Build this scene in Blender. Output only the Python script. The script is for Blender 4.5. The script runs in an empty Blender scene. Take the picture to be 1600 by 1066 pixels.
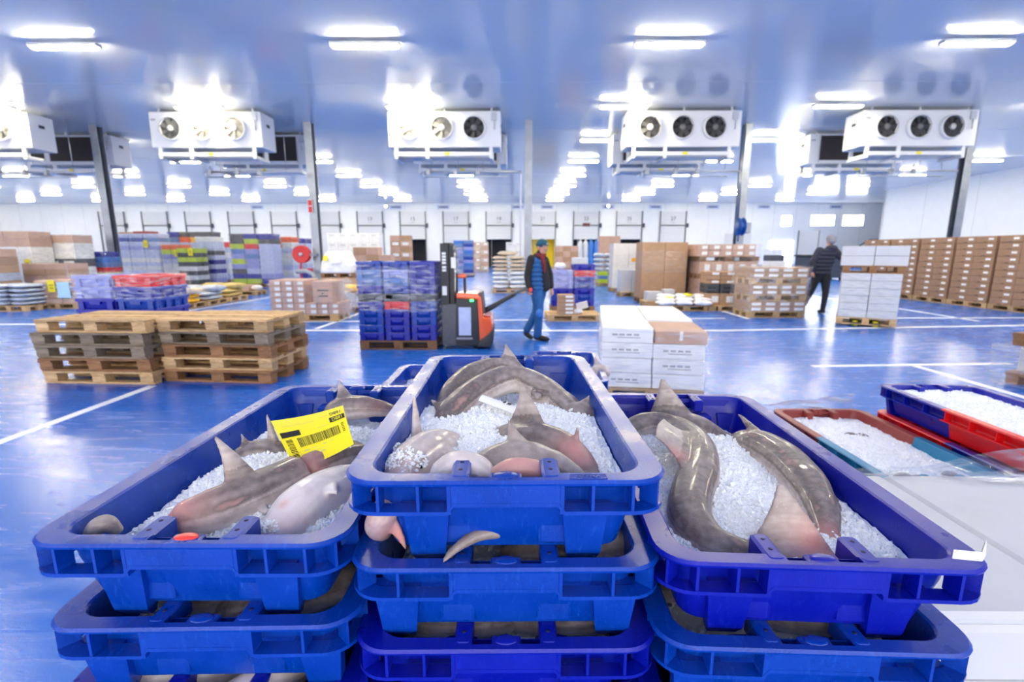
import bpy, bmesh, math, random
import numpy as np
from mathutils import Vector, Matrix, Euler
from mathutils import noise as mnoise

PI = math.pi
R = math.radians
rnd = random.Random(7)
SC = bpy.context.scene
COL = SC.collection

# ---------------------------------------------------------------- camera, world, exposure
cam_data = bpy.data.cameras.new('camera')
cam_data.sensor_width = 36.0
cam_data.lens = 16.875
cam_data.clip_start = 0.02
cam_data.clip_end = 300
cam_data.dof.use_dof = True
cam_data.dof.focus_distance = 0.86
cam_data.dof.aperture_fstop = 4.5
cam = bpy.data.objects.new('camera', cam_data)
COL.objects.link(cam)
cam.location = (0.0, 0.0, 1.5)
cam.rotation_euler = (R(90 - 10.5), 0.0, R(0.526))
SC.camera = cam

world = bpy.data.worlds.new('world')
SC.world = world
world.use_nodes = True
world.node_tree.nodes['Background'].inputs[0].default_value = (1.0, 0.97, 0.92, 1)
world.node_tree.nodes['Background'].inputs[1].default_value = 0.38  # added fill light, reaching in through the open end behind the camera

SC.view_settings.view_transform = 'Standard'
SC.view_settings.look = 'None'
SC.view_settings.gamma = 1.0
SC.view_settings.use_curve_mapping = False
SC.view_settings.exposure = 3.43
LAMP_STRENGTH = 21.0
SC.cycles.max_bounces = 7
SC.cycles.diffuse_bounces = 4
SC.cycles.glossy_bounces = 4
SC.cycles.transmission_bounces = 6
SC.cycles.transparent_max_bounces = 10
SC.cycles.sample_clamp_indirect = 6.0
SC.cycles.caustics_reflective = False
SC.cycles.caustics_refractive = False

# ---------------------------------------------------------------- materials
MATS = {}
def srgb(r, g, b):
    def f(c):
        c = c / 255.0
        return c / 12.92 if c <= 0.04045 else ((c + 0.055) / 1.055) ** 2.4
    return (f(r), f(g), f(b), 1.0)

def mat(name, rgb, rough=0.5, metal=0.0, var=0.0, var_scale=8.0, bump=0.0, bump_scale=60.0, coat=0.0, emit=None, spec=0.5, rough_var=0.0, stretch=None):
    """Principled material; noise varies the colour, the roughness and the bump."""
    m = bpy.data.materials.new(name)
    m.use_nodes = True
    nt = m.node_tree
    b = nt.nodes['Principled BSDF']
    c = srgb(*rgb)
    b.inputs['Base Color'].default_value = c
    b.inputs['Roughness'].default_value = rough
    b.inputs['Metallic'].default_value = metal
    b.inputs['Specular IOR Level'].default_value = spec
    b.inputs['Coat Weight'].default_value = coat
    b.inputs['Coat Roughness'].default_value = 0.1
    tc = mp = None
    if var or bump or rough_var:
        tc = nt.nodes.new('ShaderNodeTexCoord')
        mp = nt.nodes.new('ShaderNodeMapping')
        nt.links.new(tc.outputs['Object'], mp.inputs['Vector'])
        if stretch:
            mp.inputs['Scale'].default_value = stretch
    if var or rough_var:
        n = nt.nodes.new('ShaderNodeTexNoise')
        n.inputs['Scale'].default_value = var_scale
        n.inputs['Detail'].default_value = 5
        nt.links.new(mp.outputs['Vector'], n.inputs['Vector'])
    if var:
        mx = nt.nodes.new('ShaderNodeMixRGB')
        mx.inputs[1].default_value = tuple(max(0, x * (1 - var)) for x in c[:3]) + (1,)
        mx.inputs[2].default_value = tuple(min(1, x * (1 + var)) for x in c[:3]) + (1,)
        rp = nt.nodes.new('ShaderNodeValToRGB')
        rp.color_ramp.elements[0].position = 0.3
        rp.color_ramp.elements[1].position = 0.7
        nt.links.new(n.outputs['Fac'], rp.inputs[0])
        nt.links.new(rp.outputs['Color'], mx.inputs[0])
        nt.links.new(mx.outputs[0], b.inputs['Base Color'])
    if rough_var:
        mr = nt.nodes.new('ShaderNodeMapRange')
        mr.inputs[1].default_value = 0.3
        mr.inputs[2].default_value = 0.7
        mr.inputs[3].default_value = max(0.02, rough - rough_var)
        mr.inputs[4].default_value = min(1, rough + rough_var)
        nt.links.new(n.outputs['Fac'], mr.inputs[0])
        nt.links.new(mr.outputs[0], b.inputs['Roughness'])
    if bump:
        n2 = nt.nodes.new('ShaderNodeTexNoise')
        n2.inputs['Scale'].default_value = bump_scale
        n2.inputs['Detail'].default_value = 4
        nt.links.new(mp.outputs['Vector'], n2.inputs['Vector'])
        bp = nt.nodes.new('ShaderNodeBump')
        bp.inputs['Strength'].default_value = bump
        bp.inputs['Distance'].default_value = 0.01
        nt.links.new(n2.outputs['Fac'], bp.inputs['Height'])
        nt.links.new(bp.outputs['Normal'], b.inputs['Normal'])
    if emit:
        b.inputs['Emission Color'].default_value = srgb(*emit[0])
        b.inputs['Emission Strength'].default_value = emit[1]
    MATS[name] = m
    return m

mat('crate_blue', (0, 56, 158), 0.32, var=0.10, var_scale=14, bump=0.06, bump_scale=300, rough_var=0.10)
mat('crate_navy', (2, 17, 152), 0.34, var=0.12, var_scale=12, bump=0.06, bump_scale=300, rough_var=0.10)
mat('crate_red', (226, 18, 28), 0.35, var=0.1)
mat('crate_brown', (150, 62, 58), 0.45, var=0.1)
mat('crate_teal', (30, 128, 172), 0.42, var=0.1)
mat('crate_grey', (70, 72, 80), 0.5, var=0.15)
mat('crate_lime', (190, 214, 40), 0.45, var=0.1)
mat('crate_orange', (238, 104, 40), 0.45, var=0.1)
mat('crate_amber', (245, 190, 50), 0.45, var=0.1)
mat('crate_pale', (190, 200, 232), 0.45, var=0.1)
mat('crate_steel', (96, 130, 190), 0.45, var=0.1)
mat('crate_sky', (58, 120, 200), 0.45, var=0.1)
mat('crate_white', (226, 228, 232), 0.45, var=0.06)
mat('crate_lilac', (150, 156, 216), 0.4, var=0.1)
mat('plug_red', (240, 70, 60), 0.3)
mat('hole_dark', (4, 14, 60), 0.7)
mat('white_foam', (204, 205, 208), 0.55, var=0.04, var_scale=6, bump=0.05, bump_scale=40)
mat('white_box', (238, 238, 238), 0.6, var=0.06, var_scale=5)
mat('ink', (60, 62, 70), 0.7)
mat('grey_ink', (160, 162, 168), 0.7)
mat('black', (18, 18, 20), 0.6)
mat('paper', (238, 238, 236), 0.7)
mat('pale_blue_paper', (176, 214, 238), 0.6)
mat('carton', (176, 140, 108), 0.75, var=0.08, var_scale=5)
mat('carton_dark', (158, 124, 98), 0.75, var=0.08, var_scale=5)
mat('carton_pink', (196, 160, 140), 0.75, var=0.08, var_scale=5)
mat('carton_white', (228, 222, 214), 0.7, var=0.05, var_scale=5)
mat('tape_orange', (255, 168, 30), 0.5)
mat('tag_yellow', (252, 232, 20), 0.45)
mat('tag_back', (214, 206, 120), 0.6)
mat('label_yellow', (236, 220, 40), 0.5)
mat('sack_beige', (206, 190, 168), 0.6, var=0.15, var_scale=9, bump=0.3, bump_scale=25)
mat('sack_white', (226, 226, 230), 0.45, var=0.12, var_scale=9, bump=0.3, bump_scale=25)
mat('sack_yellow', (246, 188, 20), 0.5, var=0.12, var_scale=9, bump=0.3, bump_scale=25)
mat('sack_straw', (206, 180, 110), 0.6, var=0.15, var_scale=9, bump=0.3, bump_scale=25)
mat('sack_silver', (178, 186, 202), 0.35, var=0.2, var_scale=9, bump=0.3, bump_scale=25)
mat('dark_film', (28, 30, 34), 0.3, bump=0.4, bump_scale=14)
mat('steel_galv', (150, 156, 166), 0.42, metal=0.6, var=0.12, var_scale=3)
mat('steel_dark', (66, 74, 88), 0.5, metal=0.3)
mat('steel_bright', (190, 194, 200), 0.3, metal=0.8)
mat('white_metal', (222, 224, 228), 0.4)
mat('grey_metal', (150, 152, 158), 0.45)
mat('coil_dark', (46, 40, 40), 0.6, var=0.25, var_scale=40)
mat('fan_dark', (58, 58, 62), 0.5)
mat('fan_mid', (112, 112, 112), 0.5)
mat('fan_light', (150, 146, 140), 0.5)
mat('fan_hub', (210, 208, 204), 0.35)
mat('wall_paint', (236, 238, 238), 0.42, var=0.02, var_scale=2)
mat('wall_seam', (206, 208, 210), 0.5)
mat('wall_trim', (186, 190, 198), 0.5)
mat('door_panel', (216, 218, 220), 0.45)
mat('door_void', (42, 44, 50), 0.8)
mat('door_yellow', (248, 222, 30), 0.5)
mat('rail_grey', (112, 116, 122), 0.5)
mat('line_white', (240, 242, 246), 0.45)
mat('truck_orange', (240, 92, 34), 0.22, coat=0.6)
mat('truck_black', (44, 46, 50), 0.5, var=0.1)
mat('truck_grey', (88, 90, 94), 0.55, var=0.12, var_scale=30)
mat('rubber', (22, 22, 24), 0.7)
mat('led_green', (40, 220, 70), 0.4, emit=((40, 230, 80), 1.5))
mat('hose_red', (204, 20, 30), 0.35)
mat('hose_blue', (20, 84, 170), 0.4)
mat('bumper_grey', (160, 166, 176), 0.4)
mat('skin', (206, 152, 130), 0.5)
mat('hair_grey', (120, 112, 104), 0.8)
mat('beard_grey', (150, 140, 132), 0.8)
mat('beanie_teal', (26, 82, 102), 0.9, bump=0.4, bump_scale=90)
mat('vest_blue', (36, 92, 150), 0.75, bump=0.3, bump_scale=18)
mat('sleeve_black', (32, 32, 36), 0.8)
mat('scarf_red', (112, 26, 36), 0.8, var=0.4, var_scale=24)
mat('jeans_blue', (34, 92, 150), 0.8, var=0.2, var_scale=12)
mat('boots_black', (24, 24, 28), 0.6)
mat('jacket_navy', (48, 50, 68), 0.8, bump=0.3, bump_scale=14)
mat('trousers_black', (34, 34, 42), 0.8)
mat('beanie_grey', (140, 138, 150), 0.9, bump=0.4, bump_scale=90)
mat('lamp_housing', (178, 182, 192), 0.4)
mat('lamp_glow', (255, 255, 255), 0.4, emit=((255, 243, 208), LAMP_STRENGTH))
mat('lamp_side', (255, 255, 255), 0.4, emit=((255, 243, 208), LAMP_STRENGTH * 0.45))
mat('window_glow', (255, 255, 255), 0.3, emit=((250, 252, 255), 1.2))

def scuff(name, light):
    """Worn plastic: thin pale scratches over the colour."""
    m = MATS[name]
    nt = m.node_tree
    b = nt.nodes['Principled BSDF']
    old = b.inputs['Base Color'].links[0].from_socket
    tc = nt.nodes.new('ShaderNodeTexCoord')
    mp = nt.nodes.new('ShaderNodeMapping')
    mp.inputs['Scale'].default_value = (160, 22, 40)
    mp.inputs['Rotation'].default_value = (0.1, 0.2, 0.5)
    n = nt.nodes.new('ShaderNodeTexNoise')
    n.inputs['Scale'].default_value = 1.6
    n.inputs['Detail'].default_value = 6
    nt.links.new(tc.outputs['Object'], mp.inputs['Vector'])
    nt.links.new(mp.outputs['Vector'], n.inputs['Vector'])
    mr = nt.nodes.new('ShaderNodeMapRange')
    mr.inputs[1].default_value = 0.56
    mr.inputs[2].default_value = 0.74
    mr.inputs[3].default_value = 0.0
    mr.inputs[4].default_value = 0.55
    nt.links.new(n.outputs['Fac'], mr.inputs[0])
    mx = nt.nodes.new('ShaderNodeMixRGB')
    mx.inputs[2].default_value = srgb(*light)
    nt.links.new(mr.outputs[0], mx.inputs[0])
    nt.links.new(old, mx.inputs[1])
    nt.links.new(mx.outputs[0], b.inputs['Base Color'])
scuff('crate_blue', (24, 86, 190))
scuff('crate_navy', (20, 40, 176))

def wood(name, a, bcol):
    m = bpy.data.materials.new(name)
    m.use_nodes = True
    nt = m.node_tree
    b = nt.nodes['Principled BSDF']
    tc = nt.nodes.new('ShaderNodeTexCoord')
    mp = nt.nodes.new('ShaderNodeMapping')
    mp.inputs['Scale'].default_value = (3, 26, 26)
    n = nt.nodes.new('ShaderNodeTexNoise')
    n.inputs['Scale'].default_value = 3
    n.inputs['Detail'].default_value = 6
    n.inputs['Distortion'].default_value = 0.6
    oi = nt.nodes.new('ShaderNodeObjectInfo')
    rp = nt.nodes.new('ShaderNodeValToRGB')
    rp.color_ramp.elements[0].position = 0.28
    rp.color_ramp.elements[1].position = 0.72
    rp.color_ramp.elements[0].color = srgb(*a)
    rp.color_ramp.elements[1].color = srgb(*bcol)
    hs = nt.nodes.new('ShaderNodeHueSaturation')
    mr = nt.nodes.new('ShaderNodeMapRange')
    mr.inputs[3].default_value = 0.72
    mr.inputs[4].default_value = 1.18
    nt.links.new(tc.outputs['Object'], mp.inputs['Vector'])
    nt.links.new(mp.outputs['Vector'], n.inputs['Vector'])
    nt.links.new(n.outputs['Fac'], rp.inputs[0])
    nt.links.new(rp.outputs['Color'], hs.inputs['Color'])
    nt.links.new(oi.outputs['Random'], mr.inputs[0])
    nt.links.new(mr.outputs[0], hs.inputs['Value'])
    nt.links.new(hs.outputs['Color'], b.inputs['Base Color'])
    bp = nt.nodes.new('ShaderNodeBump')
    bp.inputs['Strength'].default_value = 0.25
    nt.links.new(n.outputs['Fac'], bp.inputs['Height'])
    nt.links.new(bp.outputs['Normal'], b.inputs['Normal'])
    b.inputs['Roughness'].default_value = 0.75
    MATS[name] = m
wood('wood_light', (168, 128, 84), (226, 192, 142))
wood('wood_worn', (104, 90, 76), (160, 142, 120))
wood('wood_brown', (118, 80, 50), (170, 124, 82))

def floor_material():
    m = bpy.data.materials.new('floor_epoxy')
    m.use_nodes = True
    nt = m.node_tree
    b = nt.nodes['Principled BSDF']
    tc = nt.nodes.new('ShaderNodeTexCoord')
    n = nt.nodes.new('ShaderNodeTexNoise')
    n.inputs['Scale'].default_value = 0.55
    n.inputs['Detail'].default_value = 6
    rp = nt.nodes.new('ShaderNodeValToRGB')
    rp.color_ramp.elements[0].color = srgb(24, 97, 194)
    rp.color_ramp.elements[1].color = srgb(42, 113, 210)
    rp.color_ramp.elements[0].position = 0.35
    rp.color_ramp.elements[1].position = 0.65
    nt.links.new(tc.outputs['Object'], n.inputs['Vector'])
    nt.links.new(n.outputs['Fac'], rp.inputs[0])
    nt.links.new(rp.outputs['Color'], b.inputs['Base Color'])
    # streaks where the floor was squeegeed: long noise stretched on a diagonal
    mp = nt.nodes.new('ShaderNodeMapping')
    mp.inputs['Rotation'].default_value = (0, 0, R(35))
    mp.inputs['Scale'].default_value = (1.2, 9, 1)
    n2 = nt.nodes.new('ShaderNodeTexNoise')
    n2.inputs['Scale'].default_value = 1.6
    n2.inputs['Detail'].default_value = 8
    n2.inputs['Roughness'].default_value = 0.65
    n2.inputs['Distortion'].default_value = 0.7
    nt.links.new(tc.outputs['Object'], mp.inputs['Vector'])
    nt.links.new(mp.outputs['Vector'], n2.inputs['Vector'])
    mr = nt.nodes.new('ShaderNodeMapRange')
    mr.inputs[1].default_value = 0.3
    mr.inputs[2].default_value = 0.7
    mr.inputs[3].default_value = 0.13
    mr.inputs[4].default_value = 0.34
    nt.links.new(n2.outputs['Fac'], mr.inputs[0])
    nt.links.new(mr.outputs[0], b.inputs['Roughness'])
    n3 = nt.nodes.new('ShaderNodeTexNoise')
    n3.inputs['Scale'].default_value = 90
    n3.inputs['Detail'].default_value = 3
    nt.links.new(tc.outputs['Object'], n3.inputs['Vector'])
    ad = nt.nodes.new('ShaderNodeMath')
    ad.operation = 'MULTIPLY_ADD'
    ad.inputs[1].default_value = 3.0
    nt.links.new(n2.outputs['Fac'], ad.inputs[0])
    nt.links.new(n3.outputs['Fac'], ad.inputs[2])
    bp = nt.nodes.new('ShaderNodeBump')
    bp.inputs['Strength'].default_value = 0.12
    bp.inputs['Distance'].default_value = 0.004
    nt.links.new(ad.outputs[0], bp.inputs['Height'])
    nt.links.new(bp.outputs['Normal'], b.inputs['Normal'])
    b.inputs['Specular IOR Level'].default_value = 0.75
    MATS['floor_epoxy'] = m
floor_material()

def ceiling_material():
    m = bpy.data.materials.new('ceiling_panel')
    m.use_nodes = True
    nt = m.node_tree
    b = nt.nodes['Principled BSDF']
    tc = nt.nodes.new('ShaderNodeTexCoord')
    w = nt.nodes.new('ShaderNodeTexWave')          # fine ribs of the insulated panels, running along the hall
    w.bands_direction = 'X'
    w.inputs['Scale'].default_value = 5.0
    nt.links.new(tc.outputs['Object'], w.inputs['Vector'])
    bp = nt.nodes.new('ShaderNodeBump')
    bp.inputs['Strength'].default_value = 0.10
    bp.inputs['Distance'].default_value = 0.004
    nt.links.new(w.outputs['Fac'], bp.inputs['Height'])
    nt.links.new(bp.outputs['Normal'], b.inputs['Normal'])
    b.inputs['Base Color'].default_value = srgb(224, 226, 228)
    b.inputs['Roughness'].default_value = 0.12
    b.inputs['Specular IOR Level'].default_value = 0.3
    MATS['ceiling_panel'] = m
ceiling_material()

def film_material(name='stretch_film', amount=0.10, rough=0.16):
    m = bpy.data.materials.new(name)
    m.use_nodes = True
    nt = m.node_tree
    nt.nodes.remove(nt.nodes['Principled BSDF'])
    out = nt.nodes['Material Output']
    tr = nt.nodes.new('ShaderNodeBsdfTransparent')
    gl = nt.nodes.new('ShaderNodeBsdfGlossy')
    gl.inputs['Roughness'].default_value = rough
    df = nt.nodes.new('ShaderNodeBsdfDiffuse')
    df.inputs['Color'].default_value = (0.85, 0.87, 0.92, 1)
    m1 = nt.nodes.new('ShaderNodeMixShader')
    m1.inputs[0].default_value = 0.4
    nt.links.new(gl.outputs[0], m1.inputs[1])
    nt.links.new(df.outputs[0], m1.inputs[2])
    m2 = nt.nodes.new('ShaderNodeMixShader')
    tc = nt.nodes.new('ShaderNodeTexCoord')
    mp = nt.nodes.new('ShaderNodeMapping')
    mp.inputs['Scale'].default_value = (2.2, 2.2, 16.0)
    mp.inputs['Rotation'].default_value = (0, R(12), 0)
    n = nt.nodes.new('ShaderNodeTexNoise')
    n.inputs['Scale'].default_value = 2.2
    n.inputs['Detail'].default_value = 5
    nt.links.new(tc.outputs['Object'], mp.inputs['Vector'])
    nt.links.new(mp.outputs['Vector'], n.inputs['Vector'])
    mr = nt.nodes.new('ShaderNodeMapRange')
    mr.inputs[1].default_value = 0.47
    mr.inputs[2].default_value = 0.68
    mr.inputs[3].default_value = amount * 0.35
    mr.inputs[4].default_value = min(1, amount * 3.2)
    nt.links.new(n.outputs['Fac'], mr.inputs[0])
    nt.links.new(mr.outputs[0], m2.inputs[0])
    nt.links.new(tr.outputs[0], m2.inputs[1])
    nt.links.new(m1.outputs[0], m2.inputs[2])
    bp = nt.nodes.new('ShaderNodeBump')
    bp.inputs['Strength'].default_value = 0.9
    bp.inputs['Distance'].default_value = 0.03
    nt.links.new(n.outputs['Fac'], bp.inputs['Height'])
    nt.links.new(bp.outputs['Normal'], gl.inputs['Normal'])
    nt.links.new(m2.outputs[0], out.inputs['Surface'])
    MATS[name] = m
film_material()
film_material('thick_film', 0.15, 0.10)

def ice_material(name, trans, col):
    m = bpy.data.materials.new(name)
    m.use_nodes = True
    b = m.node_tree.nodes['Principled BSDF']
    b.inputs['Base Color'].default_value = col
    b.inputs['Roughness'].default_value = 0.12
    b.inputs['IOR'].default_value = 1.31
    b.inputs['Transmission Weight'].default_value = trans
    MATS[name] = m
ice_material('ice_chunk', 0.04, (0.97, 0.985, 1.0, 1))
ice_material('ice_bed', 0.0, (0.97, 0.98, 1.0, 1))
MATS['ice_bed'].node_tree.nodes['Principled BSDF'].inputs['Roughness'].default_value = 0.3

def fish_material():
    """Wet shark skin: tone attribute 0 = pale belly, 1 = grey-brown back, 2 = raw pink."""
    m = bpy.data.materials.new('shark_skin')
    m.use_nodes = True
    nt = m.node_tree
    b = nt.nodes['Principled BSDF']
    at = nt.nodes.new('ShaderNodeAttribute')
    at.attribute_name = 'tone'
    tc = nt.nodes.new('ShaderNodeTexCoord')
    n = nt.nodes.new('ShaderNodeTexNoise')
    n.inputs['Scale'].default_value = 22
    n.inputs['Detail'].default_value = 7
    nt.links.new(tc.outputs['Object'], n.inputs['Vector'])
    ma = nt.nodes.new('ShaderNodeMath')
    ma.operation = 'MULTIPLY_ADD'
    ma.inputs[1].default_value = 0.7
    nt.links.new(n.outputs['Fac'], ma.inputs[0])
    sb = nt.nodes.new('ShaderNodeMath')
    sb.operation = 'SUBTRACT'
    sb.inputs[1].default_value = 0.35
    nt.links.new(at.outputs['Fac'], ma.inputs[2])
    nt.links.new(ma.outputs[0], sb.inputs[0])
    dv = nt.nodes.new('ShaderNodeMath')
    dv.operation = 'MULTIPLY'
    dv.inputs[1].default_value = 0.5
    nt.links.new(sb.outputs[0], dv.inputs[0])
    rp = nt.nodes.new('ShaderNodeValToRGB')
    cr = rp.color_ramp
    cr.elements[0].position = 0.0
    cr.elements[0].color = srgb(228, 218, 217)
    cr.elements[1].position = 1.0
    cr.elements[1].color = srgb(196, 92, 88)
    for p, c in ((0.2, (196, 182, 178)), (0.40, (150, 137, 132)), (0.56, (104, 94, 91)), (0.8, (216, 164, 156))):
        e = cr.elements.new(p)
        e.color = srgb(*c)
    nt.links.new(dv.outputs[0], rp.inputs[0])
    v = nt.nodes.new('ShaderNodeTexVoronoi')       # scattered pale freckles
    v.inputs['Scale'].default_value = 120
    nt.links.new(tc.outputs['Object'], v.inputs['Vector'])
    lt = nt.nodes.new('ShaderNodeMath')
    lt.operation = 'LESS_THAN'
    lt.inputs[1].default_value = 0.10
    nt.links.new(v.outputs['Distance'], lt.inputs[0])
    mu = nt.nodes.new('ShaderNodeMath')
    mu.operation = 'MULTIPLY'
    mu.inputs[1].default_value = 0.30
    nt.links.new(lt.outputs[0], mu.inputs[0])
    mx = nt.nodes.new('ShaderNodeMixRGB')
    mx.inputs[2].default_value = srgb(226, 214, 206)
    nt.links.new(mu.outputs[0], mx.inputs[0])
    nt.links.new(rp.outputs['Color'], mx.inputs[1])
    ar = nt.nodes.new('ShaderNodeAttribute')        # raw pink flesh round cuts, fin roots and snouts
    ar.attribute_name = 'raw'
    mr2 = nt.nodes.new('ShaderNodeMath')
    mr2.operation = 'MULTIPLY'
    mr2.use_clamp = True
    nm = nt.nodes.new('ShaderNodeMath')
    nm.operation = 'ADD'
    nm.inputs[1].default_value = 0.5
    nt.links.new(n.outputs['Fac'], nm.inputs[0])
    nt.links.new(ar.outputs['Fac'], mr2.inputs[0])
    nt.links.new(nm.outputs[0], mr2.inputs[1])
    mp2 = nt.nodes.new('ShaderNodeMixRGB')
    mp2.inputs[2].default_value = srgb(204, 142, 134)
    nt.links.new(mr2.outputs[0], mp2.inputs[0])
    nt.links.new(mx.outputs[0], mp2.inputs[1])
    nt.links.new(mp2.outputs[0], b.inputs['Base Color'])
    b.inputs['Roughness'].default_value = 0.5
    b.inputs['Specular IOR Level'].default_value = 0.35
    b.inputs['Coat Weight'].default_value = 0.30
    b.inputs['Coat Roughness'].default_value = 0.10
    b.inputs['Subsurface Weight'].default_value = 0.08
    b.inputs['Subsurface Radius'].default_value = (0.01, 0.005, 0.003)
    n2 = nt.nodes.new('ShaderNodeTexNoise')
    n2.inputs['Scale'].default_value = 75
    n2.inputs['Detail'].default_value = 6
    nt.links.new(tc.outputs['Object'], n2.inputs['Vector'])
    bp = nt.nodes.new('ShaderNodeBump')
    bp.inputs['Strength'].default_value = 0.35
    bp.inputs['Distance'].default_value = 0.004
    nt.links.new(n2.outputs['Fac'], bp.inputs['Height'])
    nt.links.new(bp.outputs['Normal'], b.inputs['Normal'])
    MATS['shark_skin'] = m
fish_material()

# ---------------------------------------------------------------- mesh helpers
class MB:
    """Collects vertices, faces and material slots, then links them as one mesh object."""
    def __init__(self):
        self.v, self.f, self.mi, self.sm = [], [], [], []
    def add(self, vs, fs, mi=0, smooth=False, M=None):
        o = len(self.v)
        for p in vs:
            p = Vector(p)
            self.v.append(M @ p if M else p)
        for f in fs:
            self.f.append([i + o for i in f])
            self.mi.append(mi)
            self.sm.append(smooth)
        return self
    def box(self, c, s, mi=0, rot=None, bev=0.0):
        x, y, z = s[0] / 2, s[1] / 2, s[2] / 2
        M = Matrix.Translation(c)
        if rot:
            M = M @ Euler(rot).to_matrix().to_4x4()
        if bev <= 0:
            vs = [(-x, -y, -z), (x, -y, -z), (x, y, -z), (-x, y, -z), (-x, -y, z), (x, -y, z), (x, y, z), (-x, y, z)]
            fs = [(0, 3, 2, 1), (4, 5, 6, 7), (0, 1, 5, 4), (1, 2, 6, 5), (2, 3, 7, 6), (3, 0, 4, 7)]
            return self.add(vs, fs, mi, False, M)
        b = min(bev, x * .9, y * .9, z * .9)
        rings = []
        for zz, k in ((-z, b), (-z + b, 0), (z - b, 0), (z, b)):
            rings.append([(px, py, zz) for px, py in rrect(2 * x - 2 * k, 2 * y - 2 * k, b, 2)])
        return self.loft(rings, mi, False, True, True, M)
    def span(self, a, b, mi=0, bev=0.0):
        return self.box([(a[i] + b[i]) / 2 for i in range(3)], [abs(b[i] - a[i]) for i in range(3)], mi, None, bev)
    def loft(self, rings, mi=0, smooth=True, cap0=True, cap1=True, M=None, closed=True):
        n = len(rings[0])
        vs = [p for r in rings for p in r]
        fs = []
        for i in range(len(rings) - 1):
            for j in range(n if closed else n - 1):
                k = (j + 1) % n
                fs.append((i * n + j, i * n + k, (i + 1) * n + k, (i + 1) * n + j))
        if cap0:
            fs.append(tuple(reversed(range(n))))
        if cap1:
            fs.append(tuple((len(rings) - 1) * n + j for j in range(n)))
        return self.add(vs, fs, mi, smooth, M)
    def cyl(self, p0, p1, r0, r1=None, n=12, mi=0, smooth=True):
        return self.tube([p0, p1], [r0, r0 if r1 is None else r1], n, mi, smooth)
    def tube(self, pts, rad, n=10, mi=0, smooth=True):
        pts = [Vector(p) for p in pts]
        if not hasattr(rad, '__len__'):
            rad = [rad] * len(pts)
        rings = []
        up = None
        for i, p in enumerate(pts):
            t = (pts[min(i + 1, len(pts) - 1)] - pts[max(i - 1, 0)]).normalized()
            if up is None:
                up = Vector((0, 0, 1)) if abs(t.z) < 0.9 else Vector((1, 0, 0))
            a = t.cross(up).normalized()
            up = a.cross(t).normalized()
            rings.append([p + (a * math.cos(2 * PI * k / n) + up * math.sin(2 * PI * k / n)) * rad[i] for k in range(n)])
        return self.loft(rings, mi, smooth)
    def lathe(self, prof, M=None, n=20, mi=0, smooth=True, caps=True):
        rings = [[(r * math.cos(2 * PI * k / n), r * math.sin(2 * PI * k / n), z) for k in range(n)] for r, z in prof]
        return self.loft(rings, mi, smooth, caps, caps, M)
    def prism(self, poly, h0, h1, M=None, mi=0):
        n = len(poly)
        vs = [(x, y, h0) for x, y in poly] + [(x, y, h1) for x, y in poly]
        fs = [tuple(reversed(range(n))), tuple(range(n, 2 * n))]
        fs += [(i, (i + 1) % n, n + (i + 1) % n, n + i) for i in range(n)]
        return self.add(vs, fs, mi, False, M)
    def ball(self, c, r, mi=0, seg=12, rings=8, M=None):
        c = Vector(c)
        rr = r if hasattr(r, '__len__') else (r, r, r)
        rs = []
        for i in range(1, rings):
            a = PI * i / rings
            rs.append([(c.x + rr[0] * math.sin(a) * math.cos(2 * PI * k / seg), c.y + rr[1] * math.sin(a) * math.sin(2 * PI * k / seg), c.z - rr[2] * math.cos(a)) for k in range(seg)])
        vs = [p for q in rs for p in q] + [(c.x, c.y, c.z - rr[2]), (c.x, c.y, c.z + rr[2])]
        fs = []
        for i in range(len(rs) - 1):
            for j in range(seg):
                k = (j + 1) % seg
                fs.append((i * seg + j, i * seg + k, (i + 1) * seg + k, (i + 1) * seg + j))
        m = len(rs) * seg
        for j in range(seg):
            k = (j + 1) % seg
            fs.append((m, k, j))
            fs.append((m + 1, (len(rs) - 1) * seg + j, (len(rs) - 1) * seg + k))
        return self.add(vs, fs, mi, True, M)
    def mesh(self, name, mats):
        me = bpy.data.meshes.new(name)
        me.from_pydata([tuple(p) for p in self.v], [], self.f)
        for m in mats:
            me.materials.append(MATS[m])
        me.polygons.foreach_set('material_index', self.mi)
        me.polygons.foreach_set('use_smooth', self.sm)
        me.update()
        return me
    def build(self, name, mats, parent=None, loc=None, rotz=0.0):
        if isinstance(mats, str):
            mats = [mats]
        o = bpy.data.objects.new(name, self.mesh(name, mats))
        COL.objects.link(o)
        if parent:
            o.parent = parent
        if loc:
            o.location = loc
        if rotz:
            o.rotation_euler = (0, 0, rotz)
        return o

def rrect(w, l, r, n=5):
    """Rounded rectangle, counter-clockwise, n+1 points a corner."""
    r = max(1e-4, min(r, w / 2 * .99, l / 2 * .99))
    out = []
    for cx, cy, a0 in ((w / 2 - r, l / 2 - r, 0), (-w / 2 + r, l / 2 - r, 90), (-w / 2 + r, -l / 2 + r, 180), (w / 2 - r, -l / 2 + r, 270)):
        for k in range(n + 1):
            a = R(a0 + 90 * k / n)
            out.append((cx + r * math.cos(a), cy + r * math.sin(a)))
    return out

def tag(o, label=None, cat=None, group=None, kind=None):
    if label: o['label'] = label
    if cat: o['category'] = cat
    if group: o['group'] = group
    if kind: o['kind'] = kind
    return o

def thing(name, loc, label, cat, group=None, rotz=0.0):
    o = bpy.data.objects.new(name, None)
    COL.objects.link(o)
    o.empty_display_size = 0.1
    o.location = loc
    o.rotation_euler = (0, 0, rotz)
    return tag(o, label, cat, group)

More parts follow.
